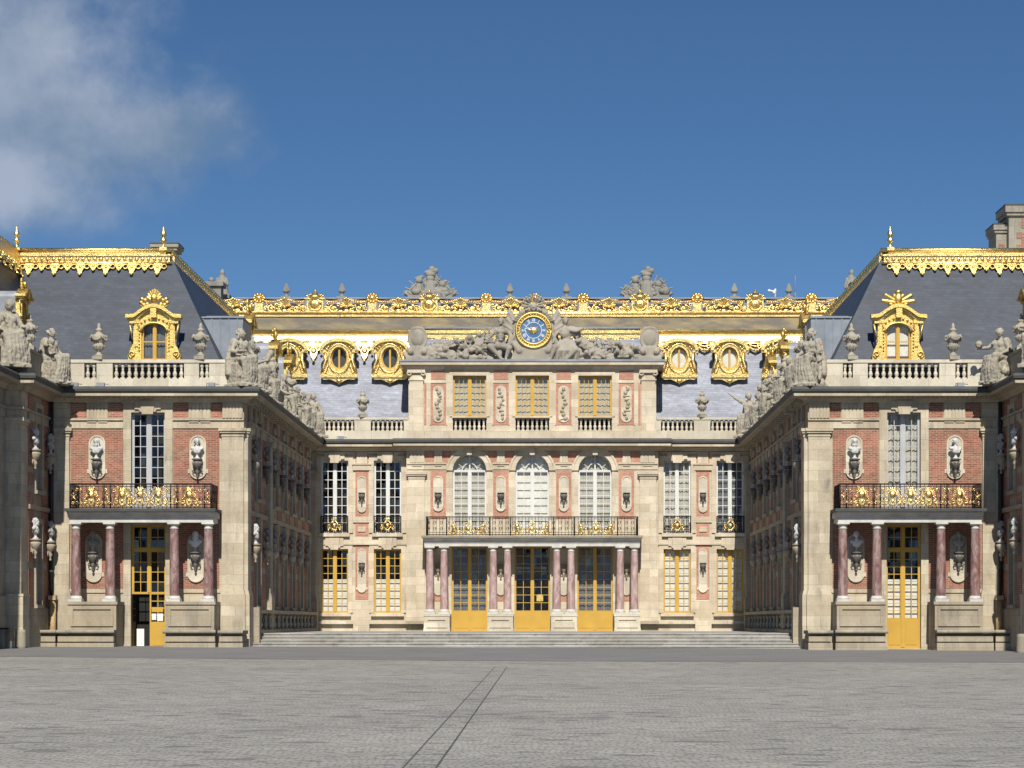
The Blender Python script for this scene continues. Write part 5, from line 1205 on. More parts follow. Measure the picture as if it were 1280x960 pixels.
    for c, h in AW:
        mb.box(c - .9, c + .9, -.148, -.02, T, 10.96); mb.box(c - .9, c + .9, -.4, -.02, 11.62, 11.69); frame_band(mb, c - .87, c + .87, 11.69, 13.82, .17, -.148, -.10)
    mb.box(-6.43, 6.43, -.148, -.08, 13.66, 13.72) if False else None
    part('attic_wall', mb, B)
    bx = []
    for c in (-4.88, -1.63, 1.63, 4.88): bx += [(c - .38, c + .38, 13.62, 14.06), (c - .40, c + .40, 11.25, 13.42)]
    bx += [(-5.62, -5.5, 11.25, 13.42), (5.5, 5.62, 11.25, 13.42)]
    panel_part('attic_brickwork', B, f1, bx, 'brick_main', -.148, -.13)
    for i, c in enumerate((-4.88, -1.63, 1.63, 4.88)):
        mb = MB(f1).mat('stone_main'); mb.prism(stadium(c, 11.38, 13.3, .56), -.14, -.09); rng = random.Random(i); mb.mat('stone_old_shade')
        for k in range(9):
            z = 11.6 + k * .19; x = c + .1 * math.sin(k * 1.3 + i); mb.ball((x, -.07, z), (rng.uniform(.06, .13), .05, rng.uniform(.07, .12)), 7, 5)
            mb.cap((x, -.07, z), .03, (c + rng.uniform(-.2, .2), -.07, z + rng.uniform(-.1, .14)), .025, 5)
        frame_band(mb.mat('stone_main'), c - .40, c + .40, 11.25, 13.42, .05, -.148, -.10); part('relief', mb, B)
    for e in (-1, 1):
        l, r = sorted((e * 6.38, e * 5.66)); mb = MB(f1).mat('stone_main'); mb.box(l, r, -.148, .0, T + .45, 13.55); mb.box(l - .07, r + .07, -.148, .08, T, T + .36); mb.box(l - .05, r + .05, -.148, .05, T + .36, T + .45)
        mb.box(l - .05, r + .05, -.148, .05, 13.55, 13.62); mb.box(l + .02, r - .02, -.148, -.03, 13.62, 13.94); mb.box(l - .1, r + .1, -.148, .1, 13.94, 14.1)
        for q in (l, r): mb.tube([(q + .1 * math.cos(t), .02, 13.92 + .1 * math.sin(t)) for t in [2 * PI * i / 10 for i in range(11)]], .05, 6)
        part('pilaster', mb, B)
    for c, h in AW:
        window(B, f1, c - .87, c + .87, 11.7, 13.82, -.32, 'yellow', 3, 6, curtain='drape', bars=.026, leaf=.15)
        balustrade(B, f1, 10.955, [(c - .85, c + .85, 7)], [], -.36, -.18, .02, .60, .06, a_ends=(c - .86, c + .86), name='window_balustrade')
    cp2 = cornice_prof(T2, .5, .45); gp2 = [(-3 if q[0] == 0 else q[0], q[1]) for q in gutter_prof(T2, .5, .45)]
    fa = lambda a, b, c: f1(a, b - .15, c)
    mb = MB(fa).mat('stone_main'); mb.profile(-6.43, 6.43, cp2, 1, 1); m2 = MB(fa).mat('lead'); m2.profile(-6.43, 6.43, [(q[0], q[1]) for q in gp2], 0, 0)
    for e in (-1, 1): l, r = sorted((e * 6.43, e * 6.9)); m2.profile(l, r, [(-3, T2 - .11)] + [(q[0], q[1]) for q in gp2[1:-1]] + [(-3, T2)], 0, 0)
    for e in (-1, 1):
        mb.fr = (lambda s: (lambda a, b, c: (MX + s * (6.43 + b), a, c)))(e); mb.profile(116.65, 120, cp2, 1, 0)
    part('cornice', mb, B); part('attic_gutter', m2, B)
    # attic roof
    mb = MB(f1).mat('slate_main'); z0, z1 = T2, 15.95
    mb.add([(-6.3, -.5, z0), (6.3, -.5, z0), (5.6, -1.7, z1), (-5.6, -1.7, z1), (-6.3, -5, z0), (6.3, -5, z0), (5.6, -5, z1), (-5.6, -5, z1)], [(0, 1, 2, 3), (1, 5, 6, 2), (4, 0, 3, 7)])
    ra = part('attic_roof', mb, B)
    mb = MB(f1).mat('gold'); mb.box(-5.62, 5.62, -2.4, -1.66, 15.96, 16.2); mb.box(-5.66, 5.66, -2.4, -1.58, 16.2, 16.36); mb.tube([(-5.66, -1.62, 16.4), (5.66, -1.62, 16.4)], .06, 6); mb.mat('zinc'); mb.box(-5.6, 5.6, -5, -1.75, 16.38, 16.56)
    mb.mat('gold'); lambrequin(mb, -5.6, 5.6, 15.97, 1.25, .6, -1.72); part('ridge_gilding', mb, ra)
    # interior blackout
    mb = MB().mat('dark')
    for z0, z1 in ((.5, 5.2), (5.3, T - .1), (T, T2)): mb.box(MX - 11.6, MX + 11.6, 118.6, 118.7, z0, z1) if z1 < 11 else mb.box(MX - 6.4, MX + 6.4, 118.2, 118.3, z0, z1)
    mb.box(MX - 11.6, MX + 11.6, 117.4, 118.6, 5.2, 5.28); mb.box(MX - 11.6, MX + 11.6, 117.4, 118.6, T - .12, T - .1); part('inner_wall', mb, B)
    # ------------------------------------------------ main roof
    X0, X1 = -17.4, 17.4
    mb = MB().mat('slate_main'); ye, ze, yr, zr = 117.75, T, 121.0, 16.5
    mb.add([(MX + X0, ye, ze), (MX + X1, ye, ze), (MX + X1, yr, zr), (MX + X0, yr, zr)], [(0, 1, 2, 3)])
    rf = part('roof', mb, B)
    fR = lambda a, b, c: (MX + a, 121.0 - b, c)
    mb = MB(fR).mat('lead_reflect_tint'); mb.add([(X0, .2, 16.72), (X1, .2, 16.72), (X1, -.35, 17.55), (X0, -.35, 17.55)], [(0, 1, 2, 3)]); mb.mat('lead'); mb.box(X0, X1, -4, -.36, 17.0, 17.7); part('lead_band', mb, rf)
    mb = MB(fR).mat('gold'); mb.box(X0, X1, -.1, .42, 16.36, 16.52); mb.tube([(X0, .42, 16.62), (X1, .42, 16.62)], .10, 8); mb.box(X0, X1, -.2, .4, 16.52, 16.72)
    mb.profile(X0, X1, [(.1, 16.36), (.48, 16.36), (.62, 16.05), (.66, 15.95), (.3, 15.95)])
    n = int((X1 - X0) / .62)
    for k in range(n): x = X0 + .62 * (k + .5); mb.profile(x - .2, x + .2, [(.5, 16.34), (.60, 16.34), (.74, 16.06), (.6, 16.06)])
    # hanging lambrequin between the dormers
    DX = [-13.5 + 2.7 * k for k in range(11)]
    dorm_px = [361, 424, 487.5, 849, 912, 967 + 8]
    for k in range(13):
        x = WX(392.5 + 63.5 * (k - 1), 120.3) - MX
        fo = lambda a, b, c: (MX + a, 120.62 - b - (c - 15.95) * -.42, c)
        if abs(x) > 17: continue
        mm = mb; old = mm.fr; mm.fr = fo
        mm.prism([(x - .5, 15.98), (x + .5, 15.98), (x + .42, 15.66), (x + .2, 15.52), (x + .17, 15.3), (x, 14.98), (x - .17, 15.3), (x - .2, 15.52), (x - .42, 15.66)], .18, .26)
        for e in (-1, 1):
            mm.tube([(x + e * (.45 + .75 * i / 10), .22, 15.82 - .26 * math.sin(PI * i / 10)) for i in range(11)], .07, 6); mm.tube([(x + e * (.45 + .75 * i / 10), .22, 15.92 - .12 * math.sin(PI * i / 10)) for i in range(11)], .04, 5)
            for i in range(6): mm.ball((x + e * (.55 + .11 * i), .24, 15.80 - .22 * math.sin(PI * (i + .9) / 7)), .075, 6, 4)
            mm.ball((x + e * 1.22, .24, 15.72), .12, 6, 5); mm.cap((x + e * 1.22, .22, 15.75), .07, (x + e * 1.22, .22, 15.5), .03, 6)
        for dx, dz, r in ((0, 15.0, .09), (-.85, 15.58, .08), (.85, 15.58, .08), (-.4, 15.45, .08), (.4, 15.45, .08), (0, 15.55, .16), (-.22, 15.75, .1), (.22, 15.75, .1)): mm.ball((x + dx, .29, dz), (r, .08, r), 6, 5)
        for e in (-1, 1): mm.tube([(p[0], .3, p[2]) for p in spiral(x + e * .62, 15.8, .15, 1.2, PI / 2, -e)], .035, 5)
        mm.fr = old
    part('eaves_gilding', mb, rf)
    # oval gilded dormers
    def oval(a):
        fo = lambda x, b, c: (MX + a + x, 119.35 - b, c); zc = 15.02; rx, rz = .45, .60
        el = lambda q, k=24: [(q * rx * math.cos(2 * PI * i / k), zc + q * rz * math.sin(2 * PI * i / k)) for i in range(k)]
        out = []
        for i in range(24):
            t = 2 * PI * i / 24; c_, s_ = math.cos(t), math.sin(t)
            x = .78 * c_; z = zc + .98 * s_
            if s_ > .25: x = .80 * c_ * (1.0 if s_ < .6 else .95); z = zc + (.5 + .43 * (s_ - .25) / .75)
            if -.9 < s_ < -.1: x = (1 if c_ > 0 else -1) * (.70 + .16 * (-s_)); z = zc + s_ * .9
            if s_ <= -.9: x = .62 * c_ / .44 ; z = zc - .86
            out.append((x, z))
        mb = MB(fo).mat('gold'); mb.ring_prism(out, el(1.0), -.12, .06); mb.ring_prism(el(1.28), el(1.0), .06, .13); mb.tube([(p[0], .14, p[1]) for p in el(1.28) + el(1.28)[:1]], .04, 6)
        mb.ring_prism([(1.02 * math.cos(PI * i / 12), zc + .42 + .62 * math.sin(PI * i / 12) + (.02 if 0 < i < 12 else 0)) for i in range(13)], [(.86 * math.cos(PI * i / 12), zc + .40 + .48 * math.sin(PI * i / 12)) for i in range(13)], -.12, .28, False)
        for e in (-1, 1):
            mb.box(min(e * .72, e * 1.0), max(e * .72, e * 1.0), -.1, .2, zc + .3, zc + .46); mb.tube([(e * .74, .08, zc + .3), (e * .70, .1, zc - .1), (e * .82, .1, zc - .5), (e * .88, .08, zc - .82)], .09, 6, .12)
            for k in range(4): mb.ball((e * (.62 + .04 * k), .1, zc - .45 - .1 * k), .07, 6, 4)
            mb.ball((e * .84, .12, zc - .72), (.1, .08, .12), 6, 5)
        for k in range(9): t = PI * (k + .5) / 9; mb.ball((math.cos(t) * .66, .1, zc + .42 + math.sin(t) * .36), .075, 6, 4)
        mb.box(-.98, .98, -.1, .22, zc - 1.02, zc - .84); mb.prism([(-.95, zc - 1.02), (.95, zc - 1.02), (.8, zc - 1.14), (.45, zc - 1.12), (.2, zc - 1.24), (.1, zc - 1.30), (0, zc - 1.34), (-.1, zc - 1.30), (-.2, zc - 1.24), (-.45, zc - 1.12), (-.8, zc - 1.14)], -.06, .14)
        mb.ball((0, .14, zc - 1.2), (.16, .08, .12), 7, 5); mb.ball((0, .1, zc - 1.33), .06, 6, 5)
        o = part('oval_dormer', mb, rf)
        lm = MB(fo).mat('gutter'); lm.prism([(-.86, zc - .84), (.86, zc - .84), (.86, zc + .42)] + [(.86 * math.cos(PI * i / 8), zc + .42 + .46 * math.sin(PI * i / 8)) for i in range(1, 8)] + [(-.86, zc + .42)], -1.8, -.3); part('dormer_roof', lm, o)
        wm = MB(fo).mat('yellow'); wm.ring_prism(el(1.0), el(.84), -.1, -.02); wm.box(-.05, .05, -.1, -.01, zc - rz * .9, zc + rz * .9); w_ = part('window', wm, o)
        gm = MB(fo).mat('glass'); gm.prism(el(.9), -.09, -.08); part('pane', gm, w_)
        if a > 0: cm_ = MB(fo).mat('curtain'); cm_.prism(el(.95), -.2, -.18); part('curtain', cm_, w_)
    for px in dorm_px: oval(WX(px, 119.35) - MX)
    # crest: base mouldings, scroll panels, crowned cartouches and rosettes
    fC = lambda a, b, c: (MX + a, 121.45 - b, c)
    zb = 17.62
    mb = MB(fC).mat('gold'); mb.box(X0, X1, -.3, .22, 17.5, 17.66); mb.tube([(X0, .2, 17.68), (X1, .2, 17.68)], .075, 8); mb.box(X0, X1, -.2, .16, 17.66, 17.8)
    part('crest_moulding', mb, rf)
    cen = [(394 - 71 * 2, 'c'), (324, 'r'), (394, 'c'), (465.5, 'r'), (536.6, 'c'), (608, 'r'), (668.5, 'r'), (729, 'r'), (800, 'c'), (871.5, 'r'), (944, 'c'), (1014, 'r'), (1085, 'c')]
    pos = [(WX(p, 121.45) - MX, k) for p, k in cen]
    def cart():
        mb = MB().mat('gold'); z = .15
        mb.prism([(-.62, z), (.62, z), (.55, z + .12), (.45, z + .2), (.45, z + .8), (.52, z + .92), (-.52, z + .92), (-.45, z + .8), (-.45, z + .2), (-.55, z + .12)], -.12, .1)
        mb.ball((0, -.14, z + .52), (.3, .12, .36), 10, 7); mb.tube([(.33 * math.cos(t), -.15, z + .52 + .38 * math.sin(t)) for t in [2 * PI * i / 14 for i in range(15)]], .05, 6); mb.ball((0, -.24, z + .56), (.1, .08, .15), 6, 5)
        mb.box(-.55, .55, -.2, .12, z + .9, z + 1.0)
        for e in (-1, 1): mb.tube(spiral(e * .58, z + .3, .17, 1.2, -PI / 2, e), .05, 6); mb.tube([(e * .3, -.1, z + 1.0), (e * .42, -.1, z + 1.12), (e * .5, -.1, z + 1.2)], .06, 6, .04)
        mb.lathe([(.36, z + 1.0), (.4, z + 1.06), (.34, z + 1.12), (.3, z + 1.2), (.2, z + 1.3), (.1, z + 1.36)], seg=12)
        for k in range(8): t = 2 * PI * k / 8; mb.ball((math.cos(t) * .32, math.sin(t) * .2, z + 1.2), .07, 6, 4); mb.cap((math.cos(t) * .3, math.sin(t) * .2, z + 1.16), .04, (0, 0, z + 1.4), .03, 5)
        mb.ball((0, 0, z + 1.48), .08, 6, 5); return mb.mesh('crowned_cartouche')
    def ros():
        mb = MB().mat('gold'); z = .15
        mb.prism([(-.34, z), (.34, z), (.26, z + .14), (.2, z + .3), (.24, z + .72), (-.24, z + .72), (-.2, z + .3), (-.26, z + .14)], -.1, .1)
        for k in range(10): t = 2 * PI * k / 10; mb.ball((.26 * math.cos(t), -.08, z + .98 + .26 * math.sin(t)), .1, 6, 5)
        mb.ball((0, -.12, z + .98), (.17, .12, .17), 8, 6); mb.ring_prism([(.25 * math.cos(2 * PI * i / 12), z + .98 + .25 * math.sin(2 * PI * i / 12)) for i in range(12)], [(.05 * math.cos(2 * PI * i / 12), z + .98 + .05 * math.sin(2 * PI * i / 12)) for i in range(12)], -.08, .05)
        return mb.mesh('rosette')
    CM, RM = cart(), ros()
    for a, k in pos: inst('crowned_cartouche' if k == 'c' else 'rosette', CM if k == 'c' else RM, rf, fC(a, 0, zb), 0, (1, 1, .80))
    for (a0, k0), (a1, k1) in zip(pos[:-1], pos[1:]):
        l = a0 + (.6 if k0 == 'c' else .32); r = a1 - (.6 if k1 == 'c' else .32); m_ = (l + r) / 2; w_ = r - l
        fK = lambda a, b, c: fC(a, b, zb + (c - zb) * .80)
        mb = MB(fK).mat('gold')
        mb.mat('lead'); mb.box(l, r, -.24, -.17, zb + .1, zb + .98); mb.mat('gold')
        for e in (-1, 1):
            x = m_ + e * w_ * .32; mb.tube([(p[0], .03, p[2]) for p in spiral(x, zb + .42, .26, 1.4, PI / 2, -e)], .055, 6); mb.tube([(x - e * .2, .03, zb + .2), (x - e * .4, .03, zb + .3), (m_ + e * .1, .03, zb + .22)], .06, 6, .04)
            mb.ball((x, .05, zb + .42), .09, 6, 5)
            # bead swag
            for i in range(12): q = i / 11; mb.ball((m_ + e * w_ * .5 * q, .04, zb + 1.02 - .14 * q * (1 - q) * 4 - .1 * q + .12 * (1 - q)), .065, 6, 4)
        rk = random.Random(int(l * 10))
        for e in (-1, 1):
            for q in (.12, .2, .44, .49): mb.tube([(p[0], .04, p[2]) for p in spiral(m_ + e * w_ * q, zb + rk.uniform(.25, .7), .13, 1.1, rk.uniform(0, 6), e, 10)], .035, 5)
            for _ in range(10): mb.ball((m_ + e * w_ * rk.uniform(.06, .5), .03, zb + rk.uniform(.14, .85)), (rk.uniform(.05, .1), .06, rk.uniform(.04, .08)), 6, 4)
        mb.tube([(l - .05, .05, zb + .12), (r + .05, .05, zb + .12)], .05, 5)
        for k in range(7): t = PI * (k + .5) / 7; mb.cap((m_, .04, zb + .55), .05, (m_ + math.cos(t) * .32, .04, zb + .6 + math.sin(t) * .34), .075, 6)
        mb.ball((m_, .08, zb + .55), .12, 7, 5); mb.ball((m_, .06, zb + .28), (.2, .08, .12), 7, 5); mb.ball((m_, .05, zb + 1.12), .1, 6, 5)
        mb.tube([(l, .03, zb + .96), (m_, .03, zb + 1.06), (r, .03, zb + .96)], .03, 5)
        part('crest_panel', mb, rf)
    # ------------------------------------------------ porch of eight columns
    po = thing('marble_porch', 'wide porch of eight paired marble columns with a long iron balcony over three yellow doors', 'porch', (MX, 115.1, TZ))
    for c in (-4.88, -1.63, 1.63, 4.88):
        for e in (-1, 1): column(po, f1, c + e * .365, 1.3, 1.43, 4.9, 1.66, 4.70, .2)
        pedestal(po, f1, c - .66, c + .66, .1, 1.62, TZ - .02, 1.43, 'stone_pale', .03)
    mb = MB(f1).mat('white_stone'); mb.box(-5.52, 5.52, 1.06, 1.53, 4.9, 5.04); mb.box(-5.53, 5.53, 1.05, 1.55, 5.04, 5.14)
    for c in (-5.3, 5.3): mb.box(c - .21, c + .21, .19, 1.05, 4.9, 5.14)
    mb.box(-5.08, 5.08, .02, 1.05, 5.05, 5.138); part('entablature', mb, po)
    mb = MB(f1).mat('cap_stone'); mb.profile(-5.56, 5.56, [(.02, 5.14), (1.55, 5.14), (1.58, 5.2), (1.68, 5.27), (1.74, 5.3), (1.74, 5.33), (.02, 5.33)]); mb.mat('stone_grey'); mb.box(-5.66, 5.66, .02, 1.82, 5.33, 5.44); part('balcony_slab', mb, po)
    em = [(c + o, 1.66, 'beast' if o else 'crown', (1 if o < 0 else -1, 1, .92) if o else .9) for c in (-3.255, 0, 3.255) for o in (-.72, 0, .72)]
    rail(po, f1, [(-5.4, .05), (-5.4, 1.66), (5.4, 1.66), (5.4, .05)], 5.44, .95, [(x, 1.66) for x in (-5.4, -4.37, -2.15, -1.1, 1.1, 2.15, 4.37, 5.4)], em, dense=.17)
    # papers on the middle door
    mb = MB(f1).mat('gold_dull'); mb.box(.22, .56, -.25, -.235, 2.1, 2.45); single('notice', mb, 'small yellow notice behind the panes of the middle door', 'notice')
    return B
main_block()

# ------------------------------------------------------------------ rear range whose roof shows over the crest
def rear():
    b = thing('garden_range', 'flat dark roof edge of the range behind, just above the gilded crest', 'building', (MX, 130, 0))
    mb = MB().mat('zinc'); mb.box(-22, 20.5, 130, 150, 8, WZ(374, 130)); part('wall', mb, b)
    mb = MB().mat('lead'); mb.box(-22.2, -14.1, 129.8, 150.2, WZ(374, 130), WZ(372.4, 130)); mb.box(-12.9, 20.7, 129.8, 150.2, WZ(374, 130), WZ(372.4, 130)); part('roof', mb, b)
rear()
# ------------------------------------------------------------------ busts on their consoles
ORD = ['first', 'second', 'third', 'fourth', 'fifth', 'sixth', 'seventh', 'eighth', 'ninth']
rngb = random.Random(5)
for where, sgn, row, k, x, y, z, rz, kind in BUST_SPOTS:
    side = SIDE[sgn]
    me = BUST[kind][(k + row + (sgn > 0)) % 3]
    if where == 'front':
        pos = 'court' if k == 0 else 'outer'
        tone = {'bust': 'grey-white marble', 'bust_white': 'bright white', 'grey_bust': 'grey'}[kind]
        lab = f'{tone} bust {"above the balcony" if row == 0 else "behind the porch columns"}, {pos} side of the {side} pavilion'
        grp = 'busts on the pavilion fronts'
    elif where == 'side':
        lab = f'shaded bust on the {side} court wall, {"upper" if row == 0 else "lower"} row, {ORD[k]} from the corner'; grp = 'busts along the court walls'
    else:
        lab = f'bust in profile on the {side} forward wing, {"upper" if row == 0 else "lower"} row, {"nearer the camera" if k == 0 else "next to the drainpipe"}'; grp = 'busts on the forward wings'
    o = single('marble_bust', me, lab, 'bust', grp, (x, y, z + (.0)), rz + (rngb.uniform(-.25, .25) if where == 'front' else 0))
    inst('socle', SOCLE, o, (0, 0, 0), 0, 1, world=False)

# ------------------------------------------------------------------ urns
def urn(label, x, y, z, sc=1.0, rz=0): single('stone_urn', URN, label, 'urn', 'lidded stone urns on the parapets', (x, y, z), rz, sc)
for s in (-1, 1):
    side = SIDE[s]
    for off, nm in ((-2.08, 'court'), (2.05, 'outer')):
        urn(f'lidded stone urn on the balustrade of the {side} pavilion, {nm} side of its gilded dormer', CX + s * (15.28 + off), 91.15, 11.65, .96, .2 * s)
    urn(f'small stone urn on the balustrade {side} of the attic storey, between two oval dormers', MX + s * 8.85, 117.17, 11.68, .95, .4)
    urn(f'stone urn between two seated statues on the {side} forward wing parapet', CX + s * 19.55, 88.6, 11.7, .95)
    urn(f'stone urn on the {side} forward wing parapet, nearest the edge of the photo', CX + s * 20.1, 82.9, 11.7, .95)
    for k, y in enumerate((95.0, 101.6, 108.2)):
        urn(f'stone urn on the {side} court parapet, {ORD[k]} behind the corner statue', CX + s * 11.6, y, 11.67, .95, .3 * k)

# ------------------------------------------------------------------ seated statues on the parapets
def statue(k, label, x, y, z, rz, sc=1.0): single('seated_statue', STAT[k], label, 'statue', 'seated statues along the parapets', (x, y, z), rz, sc)
for s in (-1, 1):
    side = SIDE[s]; f = lambda a: a * (1 if s < 0 else -1)
    statue(0 if s < 0 else 3, f'weathered seated statue on the court corner of the {side} pavilion, ending its balustrade', CX + s * 11.62, 91.15, T, f(.75), 1.02)
    statue(4 if s < 0 else 2, f'seated statue with a companion on the {side} court corner, half hidden behind the corner statue', CX + s * 11.5, 93.3, T, f(1.15), .92)
    for k, y in enumerate((98.2, 104.8, 110.2, 113.0)):
        statue((k + 2 + (s > 0) * 3) % 5, f'seated statue in the {side} court parapet row, {ORD[k]} behind the corner group', CX + s * 11.5, y, T, f(1.2 + .15 * (k % 3)), .88)
    statue(5, f'statue with one arm raised at the far end of the {side} court parapet', CX + s * 11.3, 116.1, T, f(.55), 1.0)
    statue(3 if s < 0 else 0, f'large seated statue with a second figure on the projecting cornice of the {side} forward wing', CX + s * 19.75, 86.0, 10.9 - .2, f(.55), 1.12)
    statue(1 if s < 0 else 1, f'seated statue {"reaching out one arm" if s < 0 else "holding up a round object"} in the inner corner above the {side} drainpipe', CX + s * 19.05, 90.0, T, f(1.0) if s < 0 else f(.9), .96)

# ------------------------------------------------------------------ clock and its carved group on the attic
def clock():
    X = lambda px: WX(px, 116.75); Z = lambda py: WZ(py, 116.75); cx, cz = X(667), Z(413.2)
    root = thing('clock', 'blue sunburst clock in a gilded ring, crowned with carved leaves, on top of the attic', 'clock', (cx, 116.75, 14.62))
    fr = lambda a, b, c: (cx + a, 116.75 - b, cz + c)
    cir = lambda r, n=40: [(r * math.cos(2 * PI * i / n), r * math.sin(2 * PI * i / n)) for i in range(n)]
    mb = MB(fr).mat('blue'); mb.prism(cir(.70), .02, .10); d = part('dial', mb, root)
    mb = MB(fr).mat('paper')
    mb.ring_prism(cir(.43), cir(.405), .10, .112); 
    for k in range(60):
        t = 2 * PI * k / 60; mb.ball((.655 * math.sin(t), .108, .655 * math.cos(t)), .012, 4, 3)
    NUM = ['XII', 'I', 'II', 'III', 'IIII', 'V', 'VI', 'VII', 'VIII', 'IX', 'X', 'XI']
    for k, s in enumerate(NUM):
        t = 2 * PI * k / 12; W_ = {'I': .035, 'V': .085, 'X': .085}; tot = sum(W_[c] for c in s); x = -tot / 2
        def loc(u, v): r = .455 + v; return (u * math.cos(t) + r * math.sin(t), -u * math.sin(t) + r * math.cos(t))
        def bar(u0, v0, u1, v1):
            n_ = .010; du, dv = u1 - u0, v1 - v0; L = math.hypot(du, dv); pu, pv = -dv / L * n_, du / L * n_
            mb.prism([loc(u0 + pu, v0 + pv), loc(u1 + pu, v1 + pv), loc(u1 - pu, v1 - pv), loc(u0 - pu, v0 - pv)], .101, .114)
        for c in s:
            w_ = W_[c]
            if c == 'I': bar(x + w_ / 2, 0, x + w_ / 2, .16)
            elif c == 'V': bar(x + .005, .16, x + w_ / 2, 0); bar(x + w_ - .005, .16, x + w_ / 2, 0)
            else: bar(x + .005, .16, x + w_ - .005, 0); bar(x + .005, 0, x + w_ - .005, .16)
            x += w_
    part('numerals', mb, d)
    mb = MB(fr).mat('gold'); mb.ball((0, .12, 0), (.16, .06, .16), 12, 8)
    for k in range(16):
        t = 2 * PI * k / 16; r = .30 if k % 2 == 0 else .24; mb.cap((.12 * math.cos(t), .13, .12 * math.sin(t)), .035, (r * math.cos(t), .12, r * math.sin(t)), .008, 5)
    part('sunburst', mb, d)
    mb = MB(fr).mat('paper'); t = 2 * PI * 9.78 / 12; mb.prism([(.04 * math.cos(t), -.04 * math.sin(t)), (.46 * math.sin(t), .46 * math.cos(t)), (-.04 * math.cos(t), .04 * math.sin(t))], .115, .13)
    t = 2 * PI * 47 / 60; mb.prism([(.03 * math.cos(t), -.03 * math.sin(t)), (.62 * math.sin(t), .62 * math.cos(t)), (-.03 * math.cos(t), .03 * math.sin(t))], .132, .145); part('hands', mb, d)
    mb = MB(fr).mat('gold_dull'); mb.ring_prism(cir(.90), cir(.70), 0, .12); 
    for r, q in ((.90, .07), (.72, .045)): mb.tube([(a, .14, c) for a, c in cir(r) + cir(r)[:1]], q, 8)
    for k in range(36): t = 2 * PI * k / 36; mb.ball((.81 * math.cos(t), .14, .81 * math.sin(t)), .05, 6, 4)
    part('gilded_ring', mb, root)
    # stone case, wings of flags, leaf crown
    mb = MB(fr); mb.ring_prism(cir(1.06), cir(.86), -.25, .06); mb.prism([(-1.05, -1.62), (1.05, -1.62), (.98, -.7), (.7, -.9), (-.7, -.9), (-.98, -.7)], -.45, .12)
    mb.prism(cir(.98), -.5, -.1)
    for e in (-1, 1):
        for k in range(7): mb.cap((e * .86, -.12, .25 - .07 * k), .10, (e * (1.24 + .05 * k), -.16 + .05 * (k % 2), 1.12 - .17 * k), .085)
        mb.cap((e * 1.1, .0, -.6), .12, (e * .75, .05, -1.05), .2); mb.tube([(e * (.98 + .1 * k), .05, -.2 - .18 * k) for k in range(5)], .08, 6, .13)
        mb.cap((e * .18, .05, 1.12), .13, (e * .62, .05, .92), .16); mb.cap((e * .62, .05, .92), .13, (e * .98, .02, .5), .08)
    me = sculpt('clock_case', mb, .04, 1, 'trophy'); o = part('clock_case', me, root)
    mb = MB(fr); mb.ball((0, .16, 1.22), (.19, .16, .22), 12, 9); mb.cap((0, .3, 1.24), .02, (0, .34, 1.18), .035, 6); mb.ball((0, .2, 1.06), (.1, .1, .08))
    for e in (-1, 1): mb.cap((e * .02, .30, 1.28), .02, (e * .13, .27, 1.3), .02, 6); mb.ball((e * .2, .1, 1.3), .08); mb.ball((e * .17, .1, 1.1), .08)
    part('carved_mask', sculpt('carved_mask', mb, .022, 1, 'trophy'), root)
    mb = MB(fr).mat('trophy'); rng = random.Random(8)
    for ring, (r0, r1, b0, n) in enumerate(((.24, .44, .12, 11), (.34, .58, .0, 13))):
        for k in range(n):
            t = PI * (-.16 + 1.32 * (k + .5 * ring) / (n - 1 + ring)); u = t + rng.uniform(-.08, .08)
            mb.cap((r0 * math.cos(t), b0, 1.26 + r0 * math.sin(t)), .045, (r1 * math.cos(u), b0 + .1, 1.26 + r1 * math.sin(u)), .075, 6); mb.ball((r1 * 1.04 * math.cos(u), b0 + .04, 1.26 + r1 * 1.04 * math.sin(u)), .05, 6, 4)
    for e in (-1, 1):
        for k in range(7): mb.cap((e * (.34 + .09 * k), .08, 1.02 - .085 * k), .07, (e * (.46 + .1 * k), .14, 1.12 - .1 * k), .05, 6)
    part('carved_leaves', mb, root)
clock()
def at(px, py, d=0): Y = 116.95 + d; return (WX(px, Y), Y, WZ(py, Y))
def limb(mb, *pts):
    for (p, r), (q, r2) in zip(pts[:-1], pts[1:]): mb.cap(at(*p), r, at(*q), r2)
